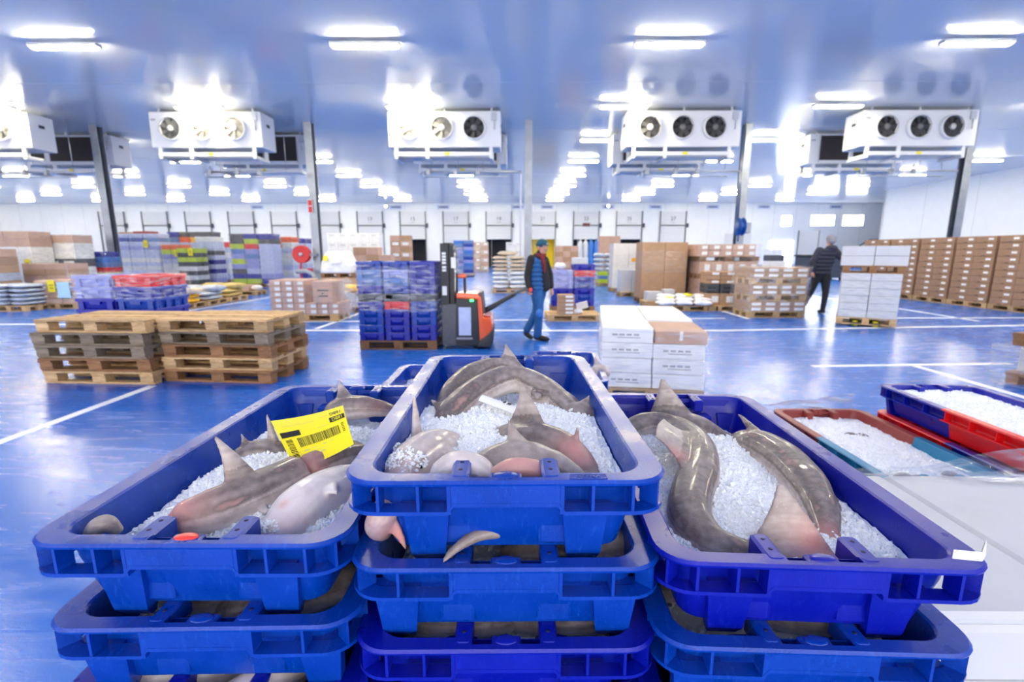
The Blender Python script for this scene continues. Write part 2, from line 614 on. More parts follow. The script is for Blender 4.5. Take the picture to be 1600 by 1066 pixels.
KIDS = {}
def copy_tree(o, loc, rotz, label, group=None, parent=None, name=None):
    c = o.copy()
    COL.objects.link(c)
    if parent is None:
        c.location = loc
        c.rotation_euler = (0, 0, rotz)
        c['label'] = label
        if group: c['group'] = group
        elif 'group' in c: del c['group']
    else:
        c.parent = parent
    for ch in list(o.children):
        copy_tree(ch, None, 0, None, None, c)
    return c

def bake(o):
    """Replace an object's mesh by its evaluated one and drop the modifiers."""
    dg = bpy.context.evaluated_depsgraph_get()
    me = bpy.data.meshes.new_from_object(o.evaluated_get(dg))
    old = o.data
    o.modifiers.clear()
    o.data = me
    me.name = old.name
    bpy.data.meshes.remove(old)
    return o

def structure(o):
    o['kind'] = 'structure'
    return o

def text_obj(name, body, size, material, parent, M, extrude=0.0004, align='CENTER'):
    cu = bpy.data.curves.new(name, 'FONT')
    cu.body = body
    cu.size = size
    cu.extrude = extrude
    cu.align_x = align
    cu.align_y = 'CENTER'
    o = bpy.data.objects.new(name + '_text', cu)
    COL.objects.link(o)
    dg = bpy.context.evaluated_depsgraph_get()
    me = bpy.data.meshes.new_from_object(o.evaluated_get(dg))
    bpy.data.objects.remove(o)
    me.transform(M)
    me.materials.clear()
    me.materials.append(MATS[material])
    t = bpy.data.objects.new(name, me)
    COL.objects.link(t)
    if parent:
        t.parent = parent
    return t

ORD = ['first', 'second', 'third', 'fourth', 'fifth', 'sixth', 'seventh', 'eighth', 'ninth', 'tenth', 'eleventh', 'twelfth', 'thirteenth', 'fourteenth', 'fifteenth', 'sixteenth']
def layer_word(k, n):
    """k counted from the bottom, 0-based, of n layers."""
    if n == 1: return 'single layer'
    if k == n - 1: return 'top layer'
    if k == 0: return 'bottom layer'
    return ORD[k] + ' layer up'
def column_word(i, n):
    if n == 1: return ''
    if n == 2: return ('left column', 'right column')[i]
    if n == 3: return ('left column', 'middle column', 'right column')[i]
    return 'leftmost column' if i == 0 else 'rightmost column' if i == n - 1 else ORD[i] + ' column'
# ---------------------------------------------------------------- the hall
CEIL, BACK = 6.2, 48.8
XL, XR = -58.0, 28.6
structure(MB().span((XL, -8, -0.2), (42, BACK + 3, 0)).build('floor', 'floor_epoxy'))
structure(MB().span((XL, -8, CEIL), (42, BACK + 3, CEIL + 0.2)).build('ceiling', 'ceiling_panel'))
m = MB()
for k in range(7):
    m.span((XL, 14.6 + 5.4 * k, CEIL - 0.004), (42, 14.625 + 5.4 * k, CEIL - 0.0005))
structure(m.build('trim_1', 'wall_seam'))

DX = {13: -14.5, 15: -10.26, 17: -6.0, 19: -1.75, 21: 2.58, 23: 6.87, 25: 11.1, 27: 15.4, 11: -18.77, 9: -23.05, 7: -27.3, 5: -31.6, 3: -35.9, 1: -40.2}
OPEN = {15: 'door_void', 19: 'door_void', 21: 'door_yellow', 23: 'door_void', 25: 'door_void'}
DW, DH = 1.2, 2.75
m = MB()
edges = sorted((DX[k] - DW, DX[k] + DW) for k in OPEN)
m.span((XL, BACK, DH), (42, BACK + 0.2, CEIL))
x0 = XL
for a, b in edges:
    m.span((x0, BACK, 0), (a, BACK + 0.2, DH))
    x0 = b
m.span((x0, BACK, 0), (42, BACK + 0.2, DH))
x = XL
while x < 42:                                   # panel joints of the cold-room wall
    m.span((x, BACK - 0.004, 0), (x + 0.03, BACK, CEIL), 1)
    x += 4.27 / 2
structure(m.build('wall_back', ['wall_paint', 'wall_seam']))
m = MB().span((XR, -8, 0), (XR + 0.2, 39, CEIL))
for k in range(12):
    m.span((XR - 0.004, 39 - 3.9 * k - 0.03, 0), (XR, 39 - 3.9 * k, CEIL), 1)
structure(m.build('wall_right', ['wall_paint', 'wall_seam']))
structure(MB().span((XL - 0.2, -8, 0), (XL, BACK, CEIL)).build('wall_left', 'wall_paint'))
structure(MB().span((41.8, 39, 0), (42, BACK, CEIL)).build('wall_far_right', 'wall_paint'))
structure(MB().span((XR, 38.8, 0), (42, 39, CEIL)).build('wall_return', 'wall_paint'))
structure(MB().span((19, BACK - 0.05, 0), (42, BACK, 0.3)).build('baseboard_back', 'wall_trim'))
structure(MB().span((XR - 0.05, -8, 0), (XR, 39, 0.3)).build('baseboard_right', 'wall_trim'))

def dock_door(no, x):
    opened = no in OPEN
    m = MB()
    zb = 2.75 if opened else 0.0
    m.span((x - 1.2, BACK - 0.07, zb), (x + 1.2, BACK - 0.02, 4.05))
    for z in ((3.4, 4.05) if opened else (0.68, 1.36, 2.04, 2.72, 3.4, 4.05)):
        m.span((x - 1.2, BACK - 0.075, z - 0.03), (x + 1.2, BACK - 0.07, z), 1)
    d = structure(m.build('door_%d' % no, ['door_panel', 'wall_seam']))
    for s in (-1, 1):
        MB().span((x + s * 1.26 - 0.04, BACK - 0.16, 0), (x + s * 1.26 + 0.04, BACK - 0.03, 5.45)).build('door_track', 'rail_grey', d)
    MB().span((x - 1.3, BACK - 0.17, 4.04), (x + 1.3, BACK - 0.08, 4.13)).build('door_shaft', 'rail_grey', d)
    MB().span((x + 1.28, BACK - 0.26, 3.88), (x + 1.5, BACK - 0.06, 4.28)).build('door_motor', 'steel_dark', d)
    MB().span((x - 1.2, BACK - 0.10, 4.2), (x + 1.2, BACK - 0.03, 5.4)).build('raised_panel', 'door_panel', d)
    if no >= 13:
        M = Matrix.Translation((x, BACK - 0.105, 4.72)) @ Matrix.Rotation(R(90), 4, 'X')
        text_obj('door_number', str(no), 0.5, 'ink', d, M, 0.002)
        MB().span((x - 0.22, BACK - 0.108, 4.36), (x + 0.22, BACK - 0.102, 4.40)).build('number_underline', 'grey_ink', d)
    if no == 23:
        MB().span((x - 0.35, BACK - 0.13, 3.98), (x + 0.35, BACK - 0.1, 4.3)).build('notice', 'scarf_red', d)
    if opened:                                  # the dock behind the open door
        m = MB()
        m.span((x - 1.2, BACK + 1.6, 0), (x + 1.2, BACK + 1.7, DH))
        m.span((x - 1.3, BACK + 0.2, 0), (x - 1.2, BACK + 1.7, DH))
        m.span((x + 1.2, BACK + 0.2, 0), (x + 1.3, BACK + 1.7, DH))
        m.span((x - 1.3, BACK + 0.2, DH), (x + 1.3, BACK + 1.7, DH + 0.1))
        structure(m.build('door_recess_%d' % no, OPEN[no]))
for no, x in DX.items():
    dock_door(no, x)
structure(MB().span((20.6, BACK - 0.06, 0), (23.2, BACK - 0.02, 3.3)).build('door_29', 'door_panel'))

# lit windows of the office in the back wall
for i, (a, b, z0, z1) in enumerate(((28.9, 31.2, 4.05, 5.05), (32.0, 34.0, 4.05, 5.05), (26.0, 27.0, 4.0, 5.0))):
    w = structure(MB().span((a, BACK - 0.03, z0), (b, BACK - 0.01, z1)).build('window_%d' % (i + 1), 'window_glow'))
    m = MB()
    for q in ((a - .08, z0 - .08, b + .08, z0), (a - .08, z1, b + .08, z1 + .08), (a - .08, z0, a, z1), (b, z0, b + .08, z1)):
        m.span((q[0], BACK - 0.06, q[1]), (q[2], BACK - 0.005, q[3]))
    m.build('window_frame', 'white_metal', w)

# floor markings, a painted film on the epoxy
def stripe(n, a, b, w=0.10):
    a, b = Vector((a[0], a[1], 0)), Vector((b[0], b[1], 0))
    t = (b - a).normalized()
    s = Vector((-t.y, t.x, 0)) * w / 2
    vs = [a - s, b - s, b + s, a + s]
    vs = [Vector((p.x, p.y, 0.0005)) for p in vs] + [Vector((p.x, p.y, 0.0025)) for p in vs]
    m = MB().add(vs, [(0, 3, 2, 1), (4, 5, 6, 7), (0, 1, 5, 4), (1, 2, 6, 5), (2, 3, 7, 6), (3, 0, 4, 7)])
    structure(m.build('trim_%d' % n, 'line_white'))
stripe(2, (-16, 9.9), (-9.3, 9.92), 0.12)
stripe(3, (-5.2, 9.18), (4.0, 9.25), 0.13)
stripe(4, (4.0, 9.25), (14, 10.35), 0.13)
stripe(5, (-5.2, 10.32), (4.8, 11.0), 0.10)
stripe(6, (7.6, 11.05), (14, 11.2), 0.11)
stripe(7, (-4.14, 2.2), (-4.14, 5.25), 0.10)
stripe(8, (3.95, 6.28), (6.75, 6.46), 0.10)
stripe(9, (5.34, 6.3), (5.31, 3.0), 0.10)
stripe(10, (-8.6, 11.3), (-8.2, 17.5), 0.10)
stripe(11, (-3.98, 9.4), (-3.86, 13.2), 0.10)
stripe(12, (5.35, 13.2), (5.3, 10.9), 0.10)
stripe(13, (10.3, 13.0), (10.2, 10.6), 0.10)
stripe(14, (10.3, 13.0), (10.3, 22), 0.10)

# steel columns
for x, y in ((-16.03, 19.3), (-7.7, 18.85), (0.44, 18.75), (8.66, 19.25), (16.9, 19.16), (-24.2, 19.2)):
    m = MB()
    m.span((x - 0.14, y - 0.15, 0), (x + 0.14, y - 0.13, CEIL))
    m.span((x - 0.14, y + 0.13, 0), (x + 0.14, y + 0.15, CEIL))
    m.span((x - 0.01, y - 0.13, 0), (x + 0.01, y + 0.13, CEIL), 1)
    m.span((x - 0.16, y - 0.17, 0), (x + 0.16, y + 0.17, 0.02))
    structure(m.build('column', ['steel_galv', 'steel_dark']))

# ---------------------------------------------------------------- ceiling lamps
LAMPS = []
def lamp_master():
    t = thing('strip_light', (0, 0, 0), 'x', 'lamp')
    m = MB()
    m.box((0, 0, 0.055), (1.56, 0.17, 0.07), 0, None, 0.015)
    for s in (-1, 1):
        m.cyl((s * 0.6, 0, 0.09), (s * 0.6, 0, 0.15), 0.008, n=6)
        m.box((s * 0.77, 0, 0.045), (0.03, 0.18, 0.09), 0, None, 0.01)
    m.build('housing', 'lamp_housing', t)
    m = MB()
    rings = []
    for z, k in ((0.022, 0.0), (0.004, 0.0), (-0.018, 0.012), (-0.030, 0.04)):
        rings.append([(x, y, z) for x, y in rrect(1.5 - 2 * k, 0.15 - 1.2 * k, 0.03, 2)])
    m.loft(list(reversed(rings)), 0, False)
    o = m.build('diffuser', ['lamp_glow', 'lamp_side'], t)
    for p in o.data.polygons:                       # the tube shines down; its side walls are dimmer
        p.material_index = 0 if abs(p.normal.z) > .75 else 1
    return t
lm = lamp_master()
first = True
for i in range(-8, 4):
    x = (i + 0.5) * 6.82 if i >= 0 else (i + 0.5) * 6.82
    for r in range(-1, 8):
        y = 11.8 + 4.68 * r
        if r < 0 and abs(x) > 12: continue
        if x < -30 and r < 3 or x < -18 and 0 <= r < 1: continue
        lane = i + (0 if i < 0 else 1)
        side = 'right' if i >= 0 else 'left'
        k = i + 1 if i >= 0 else -i
        lw = 'beside the centre aisle' if k == 1 else '%s lane out from the centre' % ORD[k - 1]
        if r >= 0:
            lab = 'strip light under the ceiling, %s row counted towards the docks, %s of centre, %s' % (ORD[r], side, lw)
        else:
            lab = 'strip light over the fish crates, %s row behind the viewer, %s of centre, %s' % (ORD[-r - 1], side, lw)
        lab = lab.replace('beside the centre aisle', 'aisle lane').replace(' out from the centre', '').replace('counted towards the docks', 'towards the docks')
        if first:
            lm.location = (x, y, 6.05); lm['label'] = lab; lm['group'] = 'strip lights under the ceiling'; first = False
        else:
            copy_tree(lm, (x, y, 6.05), 0, lab, 'strip lights under the ceiling')

# round emergency lamps below the ceiling edge
for x, w in ((-12.3, 'between docks 13 and 15'), (8.6, 'between docks 23 and 25')):
    t = thing('emergency_lamp', (x, BACK - 2.0, 5.75), 'round emergency lamp hanging from the ceiling, ' + w, 'lamp', 'round emergency lamps')
    MB().cyl((0, 0, 0.2), (0, 0, 0.45), 0.02, n=6).build('stem', 'grey_metal', t)
    MB().ball((0, 0, 0), 0.22).build('globe', 'steel_dark', t)
    MB().ball((0, -0.1, 0), 0.15).build('lens', 'window_glow', t)

# small name plates high on the back wall
for x, w in ((-25.6, 'left of dock 9'), (-11.9, 'left of dock 15'), (-7.2, 'right of dock 15'), (0.1, 'between docks 19 and 21'), (3.0, 'over dock 21'), (9.0, 'right of dock 23'), (13.6, 'right of dock 25'), (19.2, 'right of dock 27'), (24.2, 'left of the office windows'), (31.2, 'over the office windows')):
    t = thing('wall_sign', (x, BACK, 5.85), 'small white name plate high on the back wall, ' + w, 'sign', 'name plates on the back wall')
    MB().span((-0.6, -0.05, -0.17), (0.6, -0.02, 0.17)).build('plate', 'crate_pale', t)
    m = MB()
    for k, (a, b) in enumerate(((-0.4, -0.25), (-0.2, -0.08), (-0.04, 0.1), (0.14, 0.22), (0.26, 0.42))):
        m.span((a, -0.054, -0.06), (b, -0.05, 0.06))
    m.build('lettering', 'ink', t)

# ---------------------------------------------------------------- evaporators (air coolers)
EV_Y, EV_W, EV_H, EV_D = 17.0, 3.76, 1.14, 0.92
def evaporator(x, y, face, mats, label, mirror=1):
    """face -1: fans look at the viewer; +1: the coil side does."""
    t = thing('air_cooler', (x, y, 4.96), label, 'air cooler', 'air coolers under the ceiling')
    w, h, d = EV_W, EV_H, EV_D
    m = MB()
    m.span((-w / 2, 0, 0), (w / 2, d, h), 0, 0.02)
    m.build('casing', 'white_metal', t)
    if face < 0:
        for i in range(3):
            cx = -w / 2 + 0.74 + 1.07 * i
            M = Matrix.Translation((cx, -0.015, 0.60)) @ Matrix.Rotation(R(90), 4, 'X')
            f = MB().lathe([(0.385, -0.01), (0.385, 0.10), (0.345, 0.12), (0.335, 0.03), (0.335, 0.0)], M, 28, 0, True, False).build('fan_ring', 'white_metal', t)
            MB().lathe([(0.33, 0.0), (0.33, 0.02)], M, 28).build('fan_well', mats[i], f)
            m = MB()
            for k in range(7):
                a = 2 * PI * k / 7
                Mk = M @ Matrix.Rotation(a, 4, 'Z') @ Matrix.Translation((0.2, 0, 0.05)) @ Matrix.Rotation(R(24), 4, 'X')
                m.add([(-0.12, -0.05, -0.004), (0.12, -0.1, -0.004), (0.13, 0.09, -0.004), (-0.12, 0.05, -0.004), (-0.12, -0.05, 0.004), (0.12, -0.1, 0.004), (0.13, 0.09, 0.004), (-0.12, 0.05, 0.004)],
                      [(0, 3, 2, 1), (4, 5, 6, 7), (0, 1, 5, 4), (1, 2, 6, 5), (2, 3, 7, 6), (3, 0, 4, 7)], 0, False, Mk)
            m.build('fan_blades', 'fan_dark' if mats[i] == 'black' else mats[i], f)
            MB().lathe([(0.10, 0.03), (0.10, 0.09), (0.05, 0.11)], M, 14).build('fan_hub', 'fan_hub' if mats[i] != 'black' else 'fan_mid', f)
            m = MB()
            for rr in (0.12, 0.19, 0.26, 0.33):
                m.lathe([(rr - 0.004, 0.125), (rr + 0.004, 0.125), (rr + 0.004, 0.13), (rr - 0.004, 0.13), (rr - 0.004, 0.125)], M, 24, 0, True, False)
            m.build('fan_guard', 'fan_dark', f)
    else:
        MB().span((-w / 2 + 0.42, -0.012, 0.14), (w / 2 - 0.42, 0.0, h - 0.08)).build('coil', 'coil_dark', t)
        for s in (-1, 1):
            MB().span((s * (w / 2 - 0.42), -0.03, 0.05), (s * (w / 2 - 0.40), 0, h - 0.03)).build('coil_post', 'steel_bright', t)
    for px in (-w / 2 + 0.25, -w / 2 + 1.3, w / 2 - 0.32):
        m = MB()
        for yy in (0.05, d - 0.1):
            m.span((px - 0.06, yy - 0.04, -0.34), (px + 0.06, yy + 0.02, 0.02))
        m.span((px - 0.05, 0.0, -0.36), (px + 0.05, d, -0.30))
        m.build('hanger_frame', 'white_metal', t)
    MB().span((-w / 2 + 0.18, 0.0, -0.27), (w / 2 - 0.30, 0.06, -0.15)).build('front_rail', 'white_metal', t)
    MB().span((-w / 2 + 0.22, 0.12, -0.29), (w / 2 - 0.35, d - 0.1, -0.22)).build('drip_tray', 'steel_bright', t)
    MB().span((0.0, -0.012, -0.25), (0.17, 0.0, -0.16)).build('warning_label', 'label_yellow', t)
    MB().span((-w / 2 + 0.06, -0.012, 0.86), (-w / 2 + 0.22, 0.0, 0.92)).build('maker_plate', 'grey_ink', t)
    m = MB()                                        # sensor box and conduit at one end
    m.span((w / 2 - 0.30, -0.05, h - 0.30), (w / 2 - 0.12, 0.0, h - 0.05))
    m.cyl((w / 2 - 0.2, -0.03, h - 0.3), (w / 2 - 0.2, -0.03, h - 0.6), 0.02, n=6)
    m.build('junction_box', 'wall_trim', t)
    m = MB()
    for s in (-1, 1):
        m.span((s * (w / 2 + 0.001), 0.35, h - 0.42), (s * (w / 2 + 0.012), 0.55, h - 0.32))
    m.build('side_plate', 'ink', t)
    m = MB()
    for px in (-w / 2 + 0.3, w / 2 - 0.3, 0):
        for yy in (0.12, d - 0.12):
            m.span((px - 0.03, yy - 0.03, h - 0.01), (px + 0.03, yy + 0.03, CEIL - 4.96))
    m.build('ceiling_hanger', 'steel_bright', t)
    return t
EVX = (-18.25, -10.41, -2.42, 5.55, 13.32)
FM = (('fan_dark', 'fan_mid', 'fan_mid'), ('fan_mid', 'fan_light', 'fan_light'), ('fan_light', 'fan_mid', 'black'), ('fan_dark', 'black', 'black'), ('black', 'black', 'fan_dark'))
EW = ('at the far left', 'left of the second steel column', 'above the driver of the lift truck', 'left of the white column', 'far right by the pale wall')
for x, f, w in zip(EVX, FM, EW):
    evaporator(x, EV_Y, -1, f, 'white three-fan air cooler with fans facing us, ' + w)
    evaporator(x + 0.15, 20.2, 1, f, 'air cooler turned away showing its dark coil, ' + w)
evaporator(21.3, EV_Y, -1, FM[3], 'white air cooler cut off by the right edge of the view')

for x, w in zip(EVX, EW):                          # refrigerant pipes under each pair of coolers
    t = thing('pipe_run', (x, 18.3, 4.3), 'thin steel pipes with valves under the air coolers, ' + w, 'pipe', 'pipe runs under the coolers')
    m = MB().cyl((-0.9, 0, 0.08), (2.6, 0, 0.08), 0.035, n=8)
    m.cyl((-0.9, 0, -0.1), (2.1, 0, -0.1), 0.025, n=8)
    m.tube([(-0.9, 0, 0.1), (-1.0, 0, 0.0), (-0.95, 0, -0.1), (-0.9, 0, -0.1)], 0.03, 8)
    for px in (-0.7, 0.3, 1.2, 2.0):
        m.cyl((px, 0, 0.08), (px, 0, 1.92), 0.012, n=6)
    m.build('pipe', 'steel_bright', t)
    for px in (-0.8, 0.2, 1.0):
        q = MB().span((px - 0.06, -0.06, -0.02), (px + 0.06, 0.06, 0.16))
        q.cyl((px, 0, 0.1), (px, 0, 0.3), 0.02, n=6)
        q.build('valve', 'steel_galv', t)
t = thing('drain_pipe', (0.15, 18.5, 0), 'thin white drain pipe beside the column near the lift truck driver', 'pipe')
MB().tube([(-1.2, 0, 4.38), (-0.05, 0, 4.38), (0, 0, 4.33), (0, 0, 0)], 0.03, 8).build('pipe', 'white_metal', t)
# ---------------------------------------------------------------- pallets
def pallet_parts(t, W, L, wood_name, rr, detail=True):
    """Europallet: long side W along x, depth L along y, 0.144 high, origin on the floor."""
    H = 0.144
    sx, sy = W / 1.2, L / 0.8
    if not detail:
        m = MB()
    def put(name, q):
        if detail:
            q.build(name, wood_name, t)
    def bd(c, s):
        nonlocal m
        q = MB() if detail else m
        j = 0.004 if detail else 0
        q.box((c[0] + rr.uniform(-j, j), c[1] + rr.uniform(-j, j), c[2]), s, 0, (0, 0, rr.uniform(-j, j)), 0.003 if detail else 0)
        return q
    if detail: m = None
    ys = (-0.3275, -0.19, 0, 0.19, 0.3275)
    ws = (0.145, 0.10, 0.145, 0.10, 0.145)
    for y, w in zip(ys, ws):
        put('deck_board', bd((0, y * sy, H - 0.011), (W, w * sy, 0.022)))
    for x in (-0.5275, 0, 0.5275):
        put('cross_board', bd((x * sx, 0, H - 0.033), (0.145 * sx, L, 0.022)))
        for y in (-0.33, 0, 0.33):
            put('block', bd((x * sx, y * sy, 0.0615), ((0.145 if x else 0.145) * sx - 0.004, 0.12 * sy, 0.078)))
    for y, w in ((-0.33, 0.10), (0, 0.145), (0.33, 0.10)):
        put('bottom_board', bd((0, y * sy, 0.011), (W, w * sy, 0.022)))
    if not detail:
        return m
PAL_CACHE = {}
def pallet(x, y, z, rotz, label, W=1.2, L=0.8, wood_name='wood_light', group='wooden pallets', detail=False, seed=0):
    key = (round(W, 2), round(L, 2), wood_name, detail, seed)
    if key in PAL_CACHE:
        return copy_tree(PAL_CACHE[key], (x, y, z), rotz, label, group)
    rr = random.Random(seed + 3)
    if detail:
        t = thing('wooden_pallet', (x, y, z), label, 'pallet', group, rotz)
        pallet_parts(t, W, L, wood_name, rr, True)
    else:
        t = pallet_parts(None, W, L, wood_name, rr, False).build('wooden_pallet', wood_name, None, (x, y, z), rotz)
        tag(t, label, 'pallet', group)
    PAL_CACHE[key] = t
    return t

# ---------------------------------------------------------------- fish crates
CW, CL, CH = 0.45, 0.80, 0.130
def crate_body(mats, two_tone=False):
    m = MB()
    def ring(ix, iy, z, r):
        return [(x, y, z) for x, y in rrect(CW - 2 * ix, CL - 2 * iy, r, 6)]
    rings = [ring(.056, .056, 0, .03), ring(.052, .052, .002, .034), ring(.034, .034, .084, .036), ring(.030, .030, .1215, .036),
             ring(.0, .0, .1225, .05), ring(-.001, -.001, .126, .05), ring(.002, .002, .130, .05), ring(.020, .016, .1302, .045), ring(.032, .024, .130, .04), ring(.035, .027, .127, .038),
             ring(.040, .036, .084, .034), ring(.058, .058, .008, .028)]
    m.loft(rings, 0, True)
    o = m.build('body', mats)
    me = o.data
    bm = bmesh.new(); bm.from_mesh(me)
    bmesh.ops.recalc_face_normals(bm, faces=bm.faces)
    bm.to_mesh(me); bm.free()
    # hand slots through the end walls and the pocket of each handle, cut out of the flange
    c = MB()
    for s in (-1, 1):
        c.box((0, s * (CL / 2 - 0.035), 0.102), (0.104, 0.05, 0.018))
        c.box((0, s * (CL / 2 - 0.0195), 0.125), (0.100, 0.017, 0.03))
    cut = c.build('cutter', mats)
    b = o.modifiers.new('b', 'BOOLEAN'); b.object = cut; b.operation = 'DIFFERENCE'; b.solver = 'FAST'
    bake(o)
    bpy.data.objects.remove(cut)
    if two_tone: two_colours(o)
    else: o.data.set_sharp_from_angle(angle=R(38))
    return o
def two_colours(o):
    bm = bmesh.new(); bm.from_mesh(o.data)
    bmesh.ops.bisect_plane(bm, geom=bm.verts[:] + bm.edges[:] + bm.faces[:], plane_co=(0, .02, 0), plane_no=(0, 1, 0))
    for f in bm.faces:
        f.material_index = 1 if f.calc_center_median().y < 0.02 else 0
    bm.to_mesh(o.data); bm.free()
    o.data.set_sharp_from_angle(angle=R(38))
def lip_profile(m, path, w=0.024, th=0.0055):
    """Bottom lip of the collar: a flat bar along the crate's outline, pts = (x, y, z, nx, ny) with outward normal."""
    rings = []
    for x, y, z, nx, ny in path:
        rings.append([(x, y, z), (x, y, z + th), (x - nx * w, y - ny * w, z + th), (x - nx * w, y - ny * w, z)])
    n = 4
    vs = [p for r in rings for p in r]
    fs = []
    k = len(rings)
    for i in range(k):
        for j in range(n):
            q = (j + 1) % n
            fs.append((i * n + j, i * n + q, ((i + 1) % k) * n + q, ((i + 1) % k) * n + j))
    m.add(vs, [tuple(reversed(f)) for f in fs], 0, False)
def crate_master(mats, feet=(0.113, 0.160), plug=None):
    t = thing('fish_crate', (0, 0, 0), 'x', 'crate')
    mats = [mats] if isinstance(mats, str) else mats
    two = len(mats) > 1
    b = crate_body(mats, two)
    b.parent = t
    zl = CH - 0.050
    # collar: lip, ribs, corner posts
    m = MB()
    pts = rrect(CW, CL, .05, 6)
    path = []
    def zat(x, y):
        if abs(y) > CL / 2 - 0.001:
            a = abs(x)
            if a < .070: return zl + .012
            if a < .080: return zl + .012 * (.080 - a) / .010
        return zl
    n = len(pts)
    for i in range(n):
        x0, y0 = pts[i]; x1, y1 = pts[(i + 1) % n]
        segs = [0.0]
        L = math.hypot(x1 - x0, y1 - y0)
        if abs(y0 - y1) < 1e-6 and L > .2:
            for xx in (.0801, .0699, -.0699, -.0801):
                segs.append((xx - x0) / (x1 - x0))
            segs = sorted(segs)
        for s in segs:
            x, y = x0 + (x1 - x0) * s, y0 + (y1 - y0) * s
            cx = max(-CW / 2 + .05, min(CW / 2 - .05, x)); cy = max(-CL / 2 + .05, min(CL / 2 - .05, y))
            nx, ny = x - cx, y - cy
            q = math.hypot(nx, ny) or 1
            path.append((x, y, zat(x, y), nx / q, ny / q))
    lip_profile(m, path)
    def rib(x, y, nx, ny, th=.004):
        tx, ty = -ny * th / 2, nx * th / 2
        vs = []
        for z in (zl + .004, CH - .006):
            for o, s in ((0.001, 1), (0.001, -1), (.028, -1), (.028, 1)):
                vs.append((x - nx * o + s * tx, y - ny * o + s * ty, z))
        m.add(vs, [(0, 3, 2, 1), (4, 5, 6, 7), (0, 1, 5, 4), (1, 2, 6, 5), (2, 3, 7, 6), (3, 0, 4, 7)])
    for sy in (-1, 1):
        for x in (-.172, -.118, .118, .172) if sy < 0 else (-.150, .150):
            rib(x, sy * CL / 2, 0, sy)
    for sx in (-1, 1):
        for k in range(7):
            rib(sx * CW / 2, -.33 + k * .11, sx, 0)
        for sy in (-1, 1):
            a = .05 * (1 - math.sqrt(.5))
            rib(sx * (CW / 2 - a), sy * (CL / 2 - a), sx * math.sqrt(.5), sy * math.sqrt(.5))
    r = m.build('rim', mats, t)
    if two: two_colours(r)
    # handle at each end: flush panel, two tongues, pocket with rib, inner bar
    for sy in (-1, 1):
        mm = [mats[1] if (two and sy < 0) else mats[0]]
        m = MB()
        def q(a, b, bev=0.0):
            m.span((a[0], sy * (CL / 2 - a[1]), a[2]), (b[0], sy * (CL / 2 - b[1]), b[2]), 0, bev)
        q((-.074, .0005, zl + .0125), (.074, .007, CH - .004))
        for s in (-1, 1):
            q((s * .050, .010, .096), (s * .076, .074, CH + .0012), .004)
            q((s * .0735, .0005, zl + .001), (s * .079, .026, CH - .004))
            q((s * .046, .044, .006), (s * .100, .080, .088), .006)
        q((-.052, .008, .1035), (.052, .034, .1065))
        q((-.022, .008, .1035), (.022, .030, CH - .0008), .003)
        q((-.0015, .028, .1065), (.0015, .034, CH - .004))
        h = m.build('handle', mm, t)
        for s in (-1, 1):
            for yy in (.034, .058):
                MB().lathe([(.0032, 0), (.0032, .0006)], Matrix.Translation((s * .063, sy * (CL / 2 - yy), CH + .0009)), 10).build('hole', 'hole_dark', h)
        m = MB().lathe([(.017, 0), (.017, .0012), (.014, .0026), (.001, .0032)], Matrix.Translation((0, sy * (CL / 2 - .019), CH - .0012)) @ Matrix.Diagonal((1, .58, 1, 1)), 18)
        m.build('plug', plug if (plug and sy < 0) else mm, t)
    # feet that drop behind the rim of the crate below
    for sy in (-1, 1):
        for s in (-1, 1):
            fx = feet[0] if sy < 0 else feet[1]
            m = MB()
            rings = []
            for z, hw, i0, i1 in ((-.020, .021, .052, .062), (-.004, .025, .040, .062), (.084, .034, .0275, .045)):
                rings.append([(s * fx - hw, sy * (CL / 2 - i0), z), (s * fx + hw, sy * (CL / 2 - i0), z), (s * fx + hw, sy * (CL / 2 - i1), z), (s * fx - hw, sy * (CL / 2 - i1), z)])
            m.loft(rings, 0, False)
            f = m.build('foot', mats[0] if not (two and sy < 0) else mats[1], t)
            bm = bmesh.new(); bm.from_mesh(f.data); bmesh.ops.recalc_face_normals(bm, faces=bm.faces); bm.to_mesh(f.data); bm.free()
    return t
CRATES = {}
def fish_crate(kind, x, y, z, rotz, label, group='fish crates in the front stacks'):
    if kind not in CRATES:
        plug = 'plug_red' if kind.endswith('+') else None
        k = kind.rstrip('+')
        mats = {'blue': 'crate_blue', 'navy': 'crate_navy', 'brownteal': ['crate_brown', 'crate_teal'], 'bluered': ['crate_navy', 'crate_red']}[k]
        t = crate_master(mats, plug=plug)
        CRATES[kind] = t
        t.location = (x, y, z); t.rotation_euler = (0, 0, rotz); tag(t, label, 'crate', group)
        return t
    return copy_tree(CRATES[kind], (x, y, z), rotz, label, group)

# crates seen from afar: tapered tub, rim, recessed handle panel, in one mesh
FAR = {}
def far_crate_mesh(w, d, h, m0):
    key = ('c', w, d, h, m0)
    if key in FAR: return FAR[key]
    m = MB()
    t = 0.10 * h
    def ring(i, z, r=0.03):
        return [(x, y, z) for x, y in rrect(w - 2 * i, d - 2 * i, r, 2)]
    m.loft([ring(.045, 0), ring(.026, h * .68), ring(.0, h * .70), ring(-.0, h * .97), ring(.004, h), ring(.025, h), ring(.03, h * .9), ring(.05, h * .12)], 0, False)
    for s in (-1, 1):
        m.span((-.08, s * (d / 2 - .002), h * .42), (.08, s * (d / 2 - .03), h * .70))
        for q in (-1, 1):
            m.span((q * w * .36 - .04, s * (d / 2 - .012), 0.0), (q * w * .36 + .04, s * (d / 2 - .04), h * .7))
    for s in (-1, 1):
        for k in range(4):
            yy = -d / 2 + d * (k + .5) / 4
            m.span((s * (w / 2 - .012), yy - .05, 0.0), (s * (w / 2 - .04), yy + .05, h * .7))
    FAR[key] = m.mesh('far_crate', [m0])
    return FAR[key]
